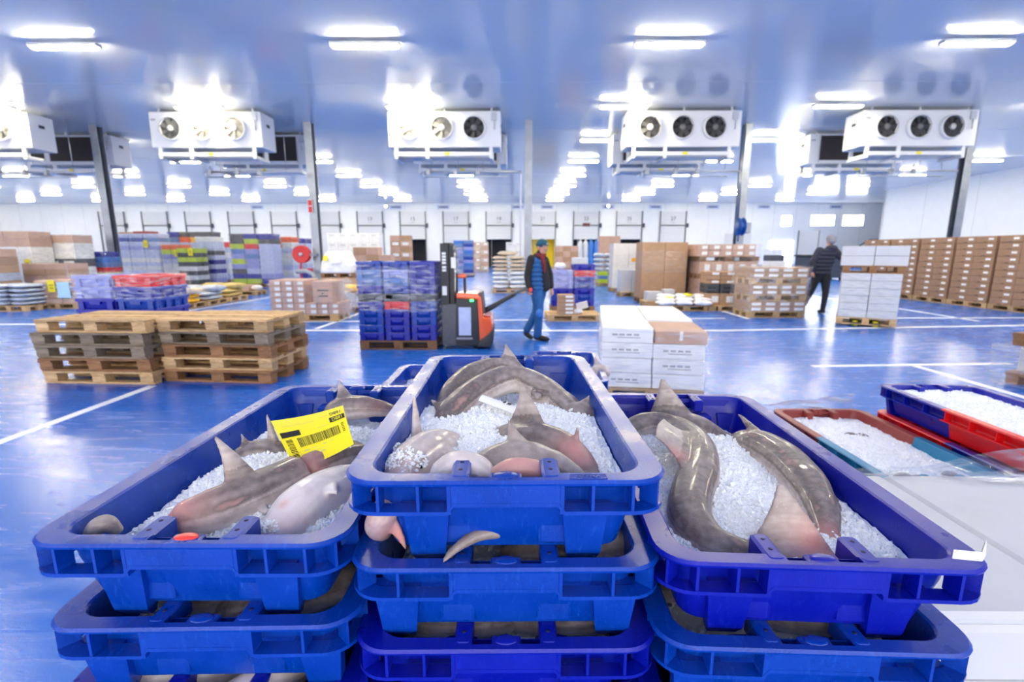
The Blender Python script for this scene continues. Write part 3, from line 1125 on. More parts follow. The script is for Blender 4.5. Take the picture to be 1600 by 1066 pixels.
def carton_mesh(w, d, h, m0, style):
    key = ('b', w, d, h, m0, style)
    if key in FAR: return FAR[key]
    m = MB()
    m.box((0, 0, h / 2), (w - .006, d - .006, h - .004), 0, None, 0.006)
    f, e = -d / 2 + .0025, -d / 2
    if style == 'label':
        m.span((-w * .05, f, h * .25), (w * .40, e, h * .78), 1)
    elif style == 'wide':
        m.span((-w * .28, f, h * .22), (w * .36, e, h * .74), 1)
    elif style == 'mark':
        m.span((w * .12, f, h * .40), (w * .36, e, h * .70), 1)
        m.span((-w * .10, f, h * .06), (w * .06, e, h * .15), 2)
    elif style == 'scribble':
        for k in range(4):
            a = -w * .30 + w * .14 * k
            m.span((a, f, h * .50), (a + w * .10, e, h * .62), 2)
        m.span((-w * .2, f, h * .34), (w * .25, e, h * .40), 2)
    elif style == 'print':
        m.span((-w * .26, f, h * .56), (w * .30, e, h * .62), 2)
        m.span((-w * .22, f, h * .30), (w * .26, e, h * .36), 2)
        m.span((-w * .05, f, h * .42), (w * .05, e, h * .48), 2)
    elif style == 'tape':
        m.span((-w * .03, f, h * .3), (w * .03, e, h * .995), 1)
    elif style == 'orange':
        m.span((-w * .30, f, h * .35), (w * .45, e, h * .70), 3)
    FAR[key] = m.mesh('carton', [m0, 'paper', 'grey_ink' if style == 'scribble' else 'ink', 'tape_orange'])
    return FAR[key]
def sack_mesh(w, d, h, m0, seed):
    key = ('s', w, d, h, m0, seed)
    if key in FAR: return FAR[key]
    rr = random.Random(seed)
    ox = rr.uniform(0, 50)
    m = MB()
    rings = []
    N = 9
    for i in range(N):
        a = -1 + 2 * i / (N - 1)
        k = max(.06, (1 - abs(a) ** 3) ** .5)
        ring = []
        for j in range(18):
            th = 2 * PI * j / 18
            c, s = math.cos(th), math.sin(th)
            c = abs(c) ** .6 * (1 if c > 0 else -1); s = abs(s) ** .75 * (1 if s > 0 else -1)
            p = Vector((a * w / 2, c * d / 2 * (.75 + .25 * k), s * h / 2 * k))
            nn = mnoise.noise(Vector((p.x * 5 + ox, p.y * 5, p.z * 6)))
            p += Vector((nn * .02, nn * .03, nn * .03 * k))
            p.z = max(-h / 2, min(h / 2, p.z)) + h / 2
            ring.append(p)
        rings.append(ring)
    m.loft(rings, 0, True)
    FAR[key] = m.mesh('sack', [m0])
    return FAR[key]
def put(name, me, loc, rotz, label, cat, group=None):
    o = bpy.data.objects.new(name, me)
    COL.objects.link(o)
    o.location = loc
    o.rotation_euler = (0, 0, rotz)
    return tag(o, label, cat, group)

def film_wrap(x, y, z0, z1, w, d, rotz, label, seed=1, m='stretch_film', amp=0.02, lid=True):
    """Stretch film wound round a load: a thin wavy skin just outside it."""
    ms = MB()
    rings = []
    nz = max(6, int((z1 - z0) / .09))
    base = rrect(w, d, 0.05, 3)
    pts = []
    for i in range(len(base)):
        a, b = base[i], base[(i + 1) % len(base)]
        L = math.hypot(b[0] - a[0], b[1] - a[1])
        kk = max(1, int(L / .12))
        for k in range(kk):
            pts.append((a[0] + (b[0] - a[0]) * k / kk, a[1] + (b[1] - a[1]) * k / kk))
    for i in range(nz + 1):
        z = (z1 - z0) * i / nz
        ring = []
        for px, py in pts:
            n1 = abs(mnoise.noise(Vector((px * 4 + seed * 9, py * 4, z * 11)))) * amp * 2
            l = math.hypot(px, py)
            ring.append((px * (1 + (n1 + .004) / l), py * (1 + (n1 + .004) / l), z + mnoise.noise(Vector((px * 3, py * 3 + seed, 7))) * .02 * (1 if i in (0, nz) else 0)))
        rings.append(ring)
    ms.loft(rings, 0, True, False, lid)
    o = ms.build('stretch_film', m, None, (x, y, z0), rotz)
    return tag(o, label, 'plastic film', 'stretch film round the loads')

def load(kind, x, y, z, w, d, h, nx, nz, rotz, what, where, cat, group, mats, styles=('label',), jitter=0.008, skip=None):
    """nx columns by nz layers of boxes / crates side by side, front at -y, centred on x,y; each one an object."""
    out = []
    c, s = math.cos(rotz), math.sin(rotz)
    for k in range(nz):
        for i in range(nx):
            if skip and skip(i, k): continue
            mm = mats(i, k) if callable(mats) else mats[(i + k * 3) % len(mats)]
            st = styles(i, k) if callable(styles) else styles[(i * 2 + k) % len(styles)]
            if kind == 'crate':
                me = far_crate_mesh(w, d, h, mm)
            elif kind == 'sack':
                me = sack_mesh(w, d, h, mm, (i * 3 + k) % 4)
            else:
                me = carton_mesh(w, d, h, mm, st)
            lx = (i - (nx - 1) / 2) * (w + .004)
            lx += rnd.uniform(-jitter, jitter) * (.3 if nx > 1 else 1); ly = rnd.uniform(-jitter, jitter)
            col = column_word(i, nx)
            wt = what(mm, i, k) if callable(what) else what
            lab = '%s, %s%s, %s' % (wt, layer_word(k, nz), (', ' + col) if col else '', where)
            nm = {'crate': 'plastic_crate', 'sack': 'sack'}.get(kind) or ('foam_box' if cat == 'foam box' else 'white_box' if cat == 'box' else 'small_carton' if h < .135 else 'large_carton' if h > .25 else 'carton')
            out.append(put(nm, me, (x + lx * c - ly * s, y + lx * s + ly * c, z + k * h), rotz, lab, cat, group))
    return out
CNAME = {'crate_blue': 'blue', 'crate_navy': 'deep blue', 'crate_grey': 'dark grey', 'crate_red': 'red', 'crate_lime': 'lime', 'crate_orange': 'orange', 'crate_amber': 'amber', 'crate_pale': 'pale', 'crate_steel': 'steel blue', 'crate_sky': 'mid blue', 'crate_white': 'white', 'crate_lilac': 'lilac', 'crate_brown': 'maroon'}
def cw(mm, i, k): return CNAME[mm] + ' crate'
# ---------------------------------------------------------------- the two stacks of empty pallets
WL = ('light', 'worn', 'brown')
def stack_of_pallets(x, y, rot, kinds, where, sc):
    n = len(kinds)
    for k, (wd, dx, dr) in enumerate(kinds):
        p = pallet(x + dx, y, k * 0.1498, rot + R(dr), '%s wooden pallet, %s of the %s' % ({'wood_light': 'pale', 'wood_worn': 'grey weathered', 'wood_brown': 'brown'}[wd], layer_word(k, n).replace(' up', ' from the floor'), where), 1.32, 0.86, wd, 'empty pallets stacked on the floor', True, 5 if k % 2 else 8)
        p.scale = (1, 1, 1.04)
stack_of_pallets(-4.79, 5.73, R(-2.5), (('wood_light', 0.0, 0), ('wood_brown', -.03, 1.0), ('wood_worn', -.05, -.5), ('wood_worn', -.07, .6), ('wood_light', 0.0, -.5)), 'left stack of empty pallets', 1)
stack_of_pallets(-3.44, 5.80, R(-4), (('wood_brown', .0, -1), ('wood_light', 0.0, .5), ('wood_brown', .02, 0), ('wood_worn', .0, -.8), ('wood_light', -.01, .6)), 'right stack of empty pallets', 1)

# ---------------------------------------------------------------- the load on the lift truck
LX, LY = -1.84, 7.72
pallet(LX, LY, 0.0, 0, 'brown wooden pallet carried on the lift truck forks under blue crates', 1.2, 0.8, 'wood_brown')
ROWS = [('crate_navy',) * 3, ('crate_blue', 'crate_navy', 'crate_navy'), ('crate_blue', 'crate_navy', 'crate_blue'), ('crate_blue', 'crate_navy', 'crate_blue'), ('crate_navy', 'crate_red', 'crate_blue'), ('crate_grey',) * 3, ('crate_navy', 'crate_blue', 'crate_navy'), ('crate_steel', 'crate_steel', 'crate_navy'), ('crate_steel', 'crate_lilac', 'crate_navy'), ('crate_blue', 'crate_blue', 'crate_navy')]
load('crate', LX, LY, 0.146, 0.402, 0.78, 0.121, 3, 10, 0, cw, 'stack on the lift truck', 'crate', 'crates on the lift truck', lambda i, k: ROWS[k][i])
film_wrap(LX, LY, 0.60, 1.30, 1.23, 0.80, 0, 'crumpled clear stretch film round the upper crates on the lift truck', 3, 'thick_film', 0.022, False)
put('paper_label', carton_mesh(.10, .006, .06, 'paper', 'none'), (LX - .10, LY - .44, 0.80), 0, 'small white paper label on the grey crate row of the lift truck load', 'label')

# the pallet behind the man: cartons and wrapped blue crates
pallet(1.27, 10.85, 0, R(2), 'pale pallet behind the walking man carrying small cartons', 1.2, 0.8, 'wood_light')
load('carton', 1.09, 10.62, 0.146, .36, .30, .088, 1, 5, R(1), 'small brown carton with white label', 'stack on the pallet behind the man', 'carton', 'small cartons behind the man', ('carton',), ('label',))
t = tag(MB().box((0, 0, .05), (.26, .03, .16), 0, (R(10), R(-14), 0), .006).build('cream_board', 'carton_white', None, (1.46, 10.66, .28)), 'cream foam board leaning on the crates behind the walking man', 'board')
t = put('sack', sack_mesh(.24, .2, .12, 'sack_white', 2), (1.35, 10.62, .146), 0, 'small white bag lying beside the cartons behind the man', 'bag')
pallet(1.44, 12.55, 0, 0, 'pallet under the wrapped blue crates behind the walking man', 1.1, 0.8, 'wood_brown')
B2 = [('crate_navy', 'crate_navy'), ('crate_blue', 'crate_blue'), ('crate_navy', 'crate_navy'), ('crate_lilac', 'crate_blue'), ('crate_lilac', 'crate_navy'), ('crate_lilac', 'crate_red'), ('crate_lilac', 'crate_navy')]
load('crate', 1.44, 12.55, 0.146, 0.54, 0.78, 0.150, 2, 7, 0, cw, 'stack behind the walking man', 'crate', 'wrapped blue crates behind the man', lambda i, k: B2[k][i], skip=lambda i, k: k == 6 and i == 0)
film_wrap(1.44, 12.55, .62, 1.06, 1.12, .80, 0, 'clear film round the blue crates behind the walking man', 5, 'thick_film', .02, False)
put('foam_box', carton_mesh(.40, .3, .16, 'white_foam', 'none'), (1.62, 12.5, 1.2), 0, 'white foam box on top of the blue crates behind the man', 'foam box')
put('sack', sack_mesh(.3, .3, .2, 'sack_white', 1), (1.12, 12.5, 1.05), 0, 'white bag on the wrapped blue crates behind the man', 'bag')

# white wrapped boxes just beyond the front crates
WX, WY, WR = 1.56, 5.62, R(-5)
for j in range(2):
    yy = 0.55 + 1.05 * j
    pallet(WX - .21 + .17 * (j + .5) , 4.62 + yy - .02, 0, R(-9), 'pallet hidden under the %s half of the white box pile' % ('near', 'far')[j], 1.0, 1.0, 'wood_light', 'pallets under the white boxes')
for j in range(3):
    for k in range(4):
        for i in range(2):
            lx, ly = -.252 + .504 * i, .36 + .70 * j
            c, s = math.cos(R(-9)), math.sin(R(-9))
            X = 1.355 + lx * c - ly * s; Y = 4.66 + lx * s + ly * c
            top = k == 3 and j == 0 and i == 1
            if top:
                me, lab, cat, nm = carton_mesh(.50, .69, .13, 'carton_pink', 'tape'), 'open brown carton at the front right on top of the white boxes', 'carton', 'carton'
            else:
                me = carton_mesh(.50, .69, .153, 'white_box', ('scribble', 'none', 'wide')[0] if (i + j + k) % 3 != 1 else 'none')
                lab = 'white box, %s, %s, %s row of the pile past the front crates' % (layer_word(k, 4), column_word(i, 2), ('front', 'middle', 'back')[j])
                cat, nm = 'box', 'white_carton'
            put(nm, me, (X + rnd.uniform(-.006, .006), Y, .146 + k * .1535), R(-9) + rnd.uniform(-.012, .012), lab, cat, 'white boxes in the wrapped pile')
film_wrap(1.52, 5.70, .12, .765, 1.05, 2.14, R(-9), 'loose clear film over the white boxes past the front crates', 9, 'stretch_film', .02, False)

# ---------------------------------------------------------------- second man's load: white foam boxes on two pallets
QX, QY, QR = 7.30, 10.05, R(-33)
pallet(QX, QY, 0.04, QR, 'pallet at the bottom of the white load pulled by the second man', 1.0, 0.8, 'wood_light')
load('carton', QX, QY, .186, .49, .8, .149, 2, 6, QR, 'white foam box', 'lower load of the second man', 'foam box', 'foam boxes in the lower load', ('white_foam',), ('none',), .006)
pallet(QX + .02, QY + .01, 1.08, QR, 'pallet between the two layers of the second man\'s white load', 1.0, 0.8, 'wood_brown')
load('carton', QX + .03, QY + .03, 1.226, .54, .8, .198, 2, 2, QR, 'white foam box', 'upper load of the second man', 'foam box', 'foam boxes in the upper load', ('white_foam',), ('none',), .006)
film_wrap(QX, QY, .19, 1.07, 1.0, .82, QR, 'clear film round the lower white load of the second man', 12, 'stretch_film', .008, False)
t = thing('pallet_jack', (QX, QY, 0), 'yellow wheeled hand pallet jack under the second man\'s load', 'pallet jack', None, QR)
for s in (-1, 1):
    MB().span((s * .17 - .08, -.38, .04), (s * .17 + .08, .5, .085)).build('fork', 'truck_black', t)
    MB().cyl((s * .17 - .045, -.30, .06), (s * .17 + .045, -.30, .06), .06, n=14).build('wheel', 'label_yellow', t)
MB().span((-.25, .5, .06), (.25, .62, .5), 0, .03).build('pump_housing', 'label_yellow', t)
MB().tube([(0, .6, .45), (-.25, .95, .85), (-.45, 1.22, 1.13), (-.53, 1.30, 1.15)], .02).build('tiller', 'truck_black', t)

# ---------------------------------------------------------------- carton wall along the right side
cx0, cy0 = 12.62, 12.35
for p in range(6):
    py = 11.1 + p * 1.24
    wh = '%s pallet of the right-hand carton row' % ORD[p]
    pallet(cx0 + .40, py, 0, R(-90), 'pallet under the %s carton stack in the right-hand row' % ORD[p], 1.2, 0.8, 'wood_light', 'pallets of the right-hand carton row', seed=p % 2)
    load('carton', cx0 + .40, py, .146, .575, .8, .178, 2, 10, R(-90), 'brown carton', wh, 'carton', 'cartons of the right-hand row', ('carton_dark',), ('mark',), .006)

# ---------------------------------------------------------------- pallets right of the aisle
def P(x, y, z, rot, where, W=1.2, L=.8, w='wood_light'):
    return pallet(x, y, z, rot, 'pallet under ' + where, W, L, w, 'pallets under wrapped loads')
P(6.02, 11.5, 0, 0, 'the three-tier carton load in the middle right', 1.3, .8)
zz = .146
for tier in range(3):
    load('carton', 6.02, 11.5, zz, .325, .8, .118, 4, 2, 0, 'brown carton with white label', ('lower', 'middle', 'upper')[tier] + ' tier of the wrapped three-tier load', 'carton', 'cartons of the three-tier load', ('carton',), ('wide',))
    zz += .240
    if tier < 2:
        pallet(6.02, 11.5, zz, 0, 'pallet between tiers of the carton load, %s one' % ('lower', 'upper')[tier], 1.3, .8, 'wood_light', 'pallets inside the three-tier load')
        zz += .146
    if tier == 1: zz -= .0
film_wrap(6.0, 11.5, .15, zz + .02, 1.42, .9, 0, 'crumpled clear film round the three-tier carton load', 21, 'thick_film', .03)
P(5.3, 12.75, 0, R(-8), 'the half-empty cartons left of the three-tier load', .8, .8)
load('carton', 5.3, 12.75, .146, .36, .6, .30, 2, 1, R(-8), 'upright brown carton', 'left of the three-tier load', 'carton', 'upright cartons in the middle right', ('carton',), ('label',))
load('crate', 5.3, 12.8, .45, .37, .6, .115, 2, 2, R(-8), cw, 'on the upright cartons in the middle right', 'crate', 'dark crates in the middle right', ('crate_grey',))
load('carton', 5.3, 12.8, .69, .37, .6, .105, 2, 3, R(-8), 'tan carton', 'on the dark crates in the middle right', 'carton', 'tan cartons in the middle right', ('carton',), ('label', 'none'))
P(6.05, 14.3, 0, 0, 'the tall labelled cartons behind the three-tier load', 1.7, .8)
zz = .146
for tier, (n, h) in enumerate(((2, .30), (1, .34), (2, .17))):
    load('carton', 6.05 - .1 * (tier == 2), 14.3, zz, .33, .8, h, 5, n, 0, 'wrapped carton with white sheets', ('bottom', 'middle', 'top')[tier] + ' tier of the tall load', 'carton', 'cartons of the tall load', ('carton_pink',), ('label',))
    zz += n * h
    if tier < 2:
        pallet(6.05, 14.3, zz, 0, 'pallet inside the tall labelled carton load, %s one' % ('lower', 'upper')[tier], 1.7, .8, 'wood_brown', 'pallets inside the tall load')
        zz += .146
film_wrap(6.05, 14.3, .15, zz, 1.74, .86, 0, 'hazy film round the tall labelled carton load', 23, 'stretch_film', .02)
P(4.38, 12.72, 0, 0, 'the white sacks in front of the big brown cartons', 1.5, .8)
for q in range(9):
    put('sack', sack_mesh(.46, .40, .13, 'sack_white', q % 4), (3.86 + .48 * (q % 3) + .06 * (q // 3), 12.45 + .2 * (q // 3), .146 + .07 * (q // 3)), rnd.uniform(-.2, .2), 'white sack, %s of the %s row on the pallet by the big cartons' % (ORD[q % 3], ('front', 'middle', 'back')[q // 3]), 'sack', 'white sacks by the big cartons')
for q, (dx, dz) in enumerate(((-.4, .30), (.12, .36), (.42, .34))):
    t = put('sack', sack_mesh(.2, .2, .07, 'label_yellow' if q < 2 else 'sack_white', q), (4.4 + dx, 12.6 + .1 * q, dz), .4, ('yellow bag on the white sacks, left one', 'yellow bag on the white sacks, middle one', 'white bag on the white sacks, right one')[q], 'bag')
P(4.36, 14.75, 0, 0, 'the four big brown cartons', 1.34, .8, 'wood_brown')
load('carton', 4.36, 14.75, .146, .66, .8, .82, 2, 2, 0, 'big plain brown carton', 'tall square load beside the aisle', 'carton', 'big brown cartons', ('carton',), ('none',), .004)
film_wrap(4.34, 14.75, .9, 1.55, 1.35, .82, 0, 'band of film round the big brown cartons', 27, 'stretch_film', .008, False)
P(5.3, 15.9, 0, 0, 'the black wrapped load behind the big brown cartons', .7, 1.0, 'wood_brown')
q = MB()
q.box((0, 0, .76), (.62, 2.0, 1.5), 0, None, .05)
tag(q.build('wrapped_load', 'dark_film', None, (5.22, 15.95, .15)), 'tall load wrapped in black film right of the big brown cartons', 'wrapped load')
put('foam_box', carton_mesh(.42, .4, .26, 'white_foam', 'none'), (3.88, 13.7, .146), 0, 'white foam box at the foot of the big brown cartons, left', 'foam box')
put('foam_box', carton_mesh(.3, .3, .32, 'white_foam', 'none'), (4.32, 13.75, .146), 0, 'white foam box at the foot of the big brown cartons, right', 'foam box')
P(4.1, 13.75, 0, 0, 'two white foam boxes before the big brown cartons', 1.0, .6)
P(4.25, 18.9, 0, 0, 'the tall white cartons beside the aisle', 1.2, .8)
load('carton', 4.25, 18.9, .146, .58, .8, .42, 2, 4, 0, 'large white carton', 'tall white load beside the aisle', 'carton', 'large white cartons beside the aisle', ('carton_white',), lambda i, k: 'orange' if (i == 1 and k == 2) else 'none')
P(3.95, 16.8, 0, 0, 'three white foam boxes left of the big cartons', .8, .8)
load('carton', 3.95, 16.8, .146, .40, .5, .38, 2, 2, 0, 'white foam box', 'stack between the big cartons and white cartons', 'foam box', 'foam boxes beside the aisle', ('white_foam',), ('none',))
P(4.2, 23.4, 0, 0, 'the silver wrapped load far up the aisle', 1.0, .8)
load('sack', 4.2, 23.4, .146, .5, .6, .22, 2, 6, 0, 'silver grey bag', 'load far up the right of the aisle', 'bag', 'silver bags far up the aisle', ('sack_silver',))
P(4.1, 21.9, 0, 0, 'small lime and blue crates far up the aisle', .9, .6)
load('crate', 4.1, 21.9, .146, .42, .5, .16, 2, 3, 0, cw, 'small stack far up the aisle', 'crate', 'small crates far up the aisle', lambda i, k: ('crate_lime', 'crate_steel')[(i + k) % 2])
P(4.8, 25.5, 0, 0, 'a carton pile behind the white cartons', 1.0, .8)
load('carton', 4.8, 25.5, .146, .5, .8, .36, 2, 6, 0, 'pinkish carton', 'pile behind the white cartons', 'carton', 'pinkish cartons behind', ('carton_pink',), ('none',))
P(13.5, 25.4, 0, 0, 'odd goods behind the carton loads', 1.2, .8)
for k, (mm, w) in enumerate((('white_foam', 'white'), ('carton', 'brown'), ('carton_white', 'cream'), ('crate_grey', 'grey'), ('sack_white', 'white'))):
    put('carton', carton_mesh(1.1 - .12 * k, .7, .3, mm, 'none'), (13.5 - .05 * k, 25.4, .146 + .3 * k), 0, '%s carton in the odd pile left of the office, %s' % (w, layer_word(k, 5)), 'carton', 'odd pile left of the office')
# dark container and board in front of the office wall, and the stair rail
t = thing('waste_container', (16.6, 27, 0), 'dark grey wheeled container beyond the second man', 'container')
MB().span((-.9, -.6, .12), (1.3, .6, 1.25), 0, .04).build('body', 'steel_dark', t)
MB().span((-.95, -.65, 1.25), (1.35, .65, 1.36), 0, .03).build('lid', 'truck_black', t)
for s in (-.7, 1.1):
    for yy in (-.4, .4):
        MB().cyl((s - .04, yy, .07), (s + .04, yy, .07), .07, n=10).build('wheel', 'rubber', t)
t = thing('notice_board', (22.6, 38.2, 0), 'grey framed glass board on legs beyond the second man', 'board')
MB().span((-.8, -.03, 1.2), (.8, .03, 3.1)).build('panel', 'wall_trim', t)
for s in (-.78, .78):
    MB().span((s - .04, -.04, 0), (s + .04, .04, 3.15)).build('leg', 'rail_grey', t)
structure(MB().span((25.2, BACK - .06, 0), (27.4, BACK - .02, 2.6)).build('window_4', 'window_glow'))
t = thing('office_stair', (34.2, BACK - 2.4, 0), 'dark handrail of the office stair by the right back corner', 'stair')
m = MB()
for k in range(10):
    m.span((-3.8 + .28 * k, 0, .17 * k), (-3.8 + .28 * (k + 1), 1.0, .17 * (k + 1)))
m.span((-1.0, 0, 1.55), (4.0, 1.0, 1.72))
m.build('steps', 'grey_metal', t)
MB().tube([(-3.8, -.05, .95), (-1.0, -.05, 2.65), (4.0, -.05, 2.65)], .06, 6).build('handrail', 'steel_dark', t)
m = MB()
for x in (-3.6, -2.3, -1.0, .7, 2.4, 4.0):
    zt = min(2.65, 1.05 + (x + 3.6) * .61)
    m.span((x - .03, -.08, 0), (x + .03, -.02, zt))
m.build('baluster', 'steel_dark', t)
for s in (-.6, 3.4):
    MB().span((s - .35, -.1, 1.72), (s + .35, -.06, 2.6)).build('guard_panel', 'truck_black', t)

# sacks and white cartons in the centre, beyond the driver
P(-.28, 18.4, 0, 0, 'the beige sacks beyond the driver', 1.25, .9)
load('sack', -.28, 18.4, .146, .62, .9, .165, 2, 4, 0, 'white sack', 'sack pile beyond the driver', 'sack', 'white sacks beyond the driver', ('sack_white',))
load('sack', -.28, 18.4, .80, .62, .9, .14, 2, 4, 0, 'beige sack', 'on the white sacks beyond the driver', 'sack', 'beige sacks beyond the driver', ('sack_beige',), skip=lambda i, k: False)
put('sack', sack_mesh(.7, .7, .18, 'sack_beige', 1), (-.35, 18.4, 1.36), .2, 'single beige sack topping the pile beyond the driver', 'sack')
P(.1, 22.9, 0, 0, 'white cartons behind the beige sacks', 1.2, .8)
load('carton', .1, 22.9, .146, .39, .8, .18, 3, 10, 0, 'white box', 'stack behind the beige sacks', 'box', 'white cartons behind the sacks', ('white_box',), ('none', 'scribble'))
P(-3.5, 32.4, 0, 0, 'the blue crate tower behind the lift mast', 1.3, .8)
load('crate', -3.5, 32.4, .146, .64, .8, .21, 2, 10, 0, cw, 'tower behind the lift mast', 'crate', 'blue crate tower behind the mast', lambda i, k: ('crate_steel', 'crate_blue', 'crate_lilac', 'crate_sky')[(i + k * 3) % 4])
P(-2.75, 37.6, 0, 0, 'pink sacks right of the blue crate tower', 1.2, .8)
load('carton', -2.75, 37.6, .146, .58, .8, .30, 2, 7, 0, 'pinkish carton', 'stack right of the blue tower', 'carton', 'pinkish cartons by the blue tower', ('carton_pink', 'sack_beige'), ('label', 'none'))
P(3.5, 32.4, 0, 0, 'cartons in front of dock 23', 1.5, .8)
load('carton', 3.3, 32.4, .146, .5, .8, .35, 3, 5, 0, 'tan carton', 'stack in front of dock 21', 'carton', 'tan cartons in front of dock 21', ('carton_pink', 'carton'), ('none',))
P(5.6, 38.4, 0, 0, 'dark bottles in front of dock 23', 1.4, .8)
for q in range(4):
    t = put('gas_cylinder', MB().lathe([(.2, 0), (.21, .05), (.21, 1.9), (.15, 2.15), (.05, 2.25), (.05, 2.4)], None, 12).mesh('gas_cylinder', ['white_foam' if q < 2 else 'crate_sky']) , (5.0 + .42 * q, 38.4, .146), 0, ('white', 'white', 'blue', 'blue')[q] + ' upright cylinder before dock 23, %s from the left' % ORD[q], 'cylinder', 'upright cylinders before dock 23')
P(-9.4, 28.4, 0, 0, 'the tall white box wall left of the lift truck', 2.9, .8)
load('carton', -9.35, 28.4, .146, .60, .8, .27, 5, 9, 0, 'white box with print', 'tall white wall of boxes', 'box', 'tall white wall of boxes', ('white_box',), ('scribble', 'none'))
P(-7.3, 31.0, 0, 0, 'brown cartons right of the white box wall', 1.3, .8)
load('carton', -7.3, 31.0, .146, .62, .8, .34, 2, 7, 0, 'tan carton', 'stack right of the white box wall', 'carton', 'tan cartons by the white wall', ('carton_pink', 'carton'), ('none', 'wide'))
P(-7.6, 26.0, 0, 0, 'pinkish cartons before the white box wall', 2.0, .8)
load('carton', -7.6, 26.0, .146, .66, .8, .40, 3, 4, 0, 'pinkish carton', 'low stack before the white box wall', 'carton', 'pinkish cartons before the white wall', ('carton_pink', 'carton'), ('none',), skip=lambda i, k: k == 3 and i == 2)
# ---------------------------------------------------------------- loads on the left
pallet(-4.66, 10.85, 0, R(0), 'pallet under the wrapped labelled cartons left of the lift truck', 1.45, .8, 'wood_light', 'pallets under wrapped loads')
load('carton', -4.88, 10.85, .146, .25, .8, .125, 4, 6, 0, 'small labelled carton', 'wrapped load left of the truck', 'carton', 'labelled cartons left of the truck', ('carton_pink',), ('label',), .003, skip=lambda i, k: i == 3 and k > 1)
put('carton', carton_mesh(.44, .8, .48, 'carton_pink', 'print'), (-4.22, 10.83, .396), 0, 'large brown carton with printed black lines, right end of wrapped load', 'carton')
load('carton', -4.13, 10.85, .146, .235, .8, .125, 2, 2, 0, 'small labelled carton under the large printed carton', 'left of the truck', 'carton', 'labelled cartons left of the truck', ('carton_pink',), ('label',), .002)
m = MB()
rings = []
for i in range(15):
    a = PI * i / 14
    ring = []
    for j in range(28):
        th = 2 * PI * j / 28
        p = Vector((math.sin(a) ** .6 * math.cos(th), math.sin(a) ** .6 * math.sin(th), -math.cos(a)))
        k = 1 + .30 * mnoise.noise(p * 2.6) + .22 * abs(mnoise.noise(Vector((math.cos(th) * 5, math.sin(th) * 5, a * .8))))
        ring.append((p.x * .15 * k, p.y * .34 * k, max(0, .46 + p.z * .45 * (.85 + .15 * k))))
    rings.append(ring)
m.loft(rings, 0, True)
tag(m.build('film_bundle', 'thick_film', None, (-3.80, 10.78, 0)), 'bunched clear film hanging off the right end of the carton load', 'plastic film')
film_wrap(-4.66, 10.85, .15, .92, 1.5, .84, 0, 'clear film round the labelled cartons left of the lift truck', 31, 'stretch_film', .015)
P(-4.2, 12.3, 0, 0, 'white foam and a yellow sack left of the truck', 1.0, .8)
put('foam_box', carton_mesh(.95, .7, .34, 'white_foam', 'none'), (-4.2, 12.3, .146), 0, 'wide white foam box under the yellow sack left of the truck', 'foam box')
put('sack', sack_mesh(.6, .45, .2, 'sack_yellow', 1), (-4.2, 12.25, .49), .1, 'bright yellow sack on the white foam box left of the truck', 'sack')
P(-5.5, 15.4, 0, 0, 'brown cartons topped by the white gabled sack', 1.2, .8)
load('carton', -5.5, 15.4, .146, .58, .8, .28, 2, 2, 0, 'plain brown carton', 'under the white gabled sack', 'carton', 'cartons under the gabled sack', ('carton',), ('none',))
pallet(-5.55, 15.4, .706, 0, 'dark pallet on brown cartons, under the white gabled sack', 1.1, .8, 'wood_brown', 'pallets under wrapped loads')
t = thing('big_bag', (-5.62, 15.4, .852), 'white gabled bulk bag with yellow label on stacked brown cartons', 'bulk bag')
m = MB()
m.loft([[(x * s, y * s2, z) for x, y in rrect(1.0, .8, .08, 2)] for z, s, s2 in ((0, .98, .98), (.04, 1, 1), (.34, .92, .9), (.56, .78, .5), (.68, .7, .14))], 0, True)
m.build('bag', 'sack_white', t)
MB().box((-.3, -.385, .46), (.13, .02, .17), 0, (R(-22), 0, 0)).build('yellow_label', 'label_yellow', t)
MB().box((.04, -.40, .40), (.3, .02, .2), 0, (R(-16), 0, 0)).build('white_label', 'paper', t)

# wrapped blue crates behind the empty pallets
pallet(-6.05, 7.55, 0, 0, 'pallet under the wrapped blue crates behind the empty pallets', 1.2, .8, 'wood_brown', 'pallets under wrapped loads')
LB = [('crate_navy',) * 2, ('crate_navy',) * 2, ('crate_navy', 'crate_navy'), ('crate_navy', 'crate_blue'), ('crate_lilac', 'crate_navy'), ('crate_lilac', 'crate_red')]
load('crate', -6.05, 7.55, .146, .61, .8, .168, 2, 6, 0, cw, 'wrapped stack behind the empty pallets', 'crate', 'blue crates behind the empty pallets', lambda i, k: LB[k][i])
film_wrap(-6.05, 7.55, .80, 1.19, 1.27, .84, R(1.5), 'crumpled film over the blue crates behind the empty pallets', 41, 'thick_film', .03, True)

# low pallets of sacks
for n, (x, y, mm, w, nx) in enumerate(((-9.15, 12.9, 'sack_yellow', 'yellow', 2), (-9.15, 13.95, 'sack_silver', 'silver', 2), (-9.15, 15.0, 'sack_straw', 'straw coloured', 2))):
    P(x, y, 0, R(90), 'the %s sacks right of the blue crates' % w, 1.0, .9)
    load('sack', x, y - .1, .146, .45, .8, .12, 2, 2, 0, w + ' sack', 'low pallet right of the blue crates', 'sack', w + ' sacks on the low pallets', (mm,))
    for q in range(2):
        put('sack', sack_mesh(.6, .5, .18, ('sack_beige', 'sack_silver', 'sack_straw')[n], q + 1), (x - .30 + .62 * q, y + .02, .386), 1.4 - .2 * q, '%s bag lying %s on the %s sacks' % (('beige', 'grey', 'straw coloured')[n], ('left', 'right')[q], w), 'bag')
P(-9.75, 17.2, 0, 0, 'the small low cartons near the striped line', 1.2, .8)
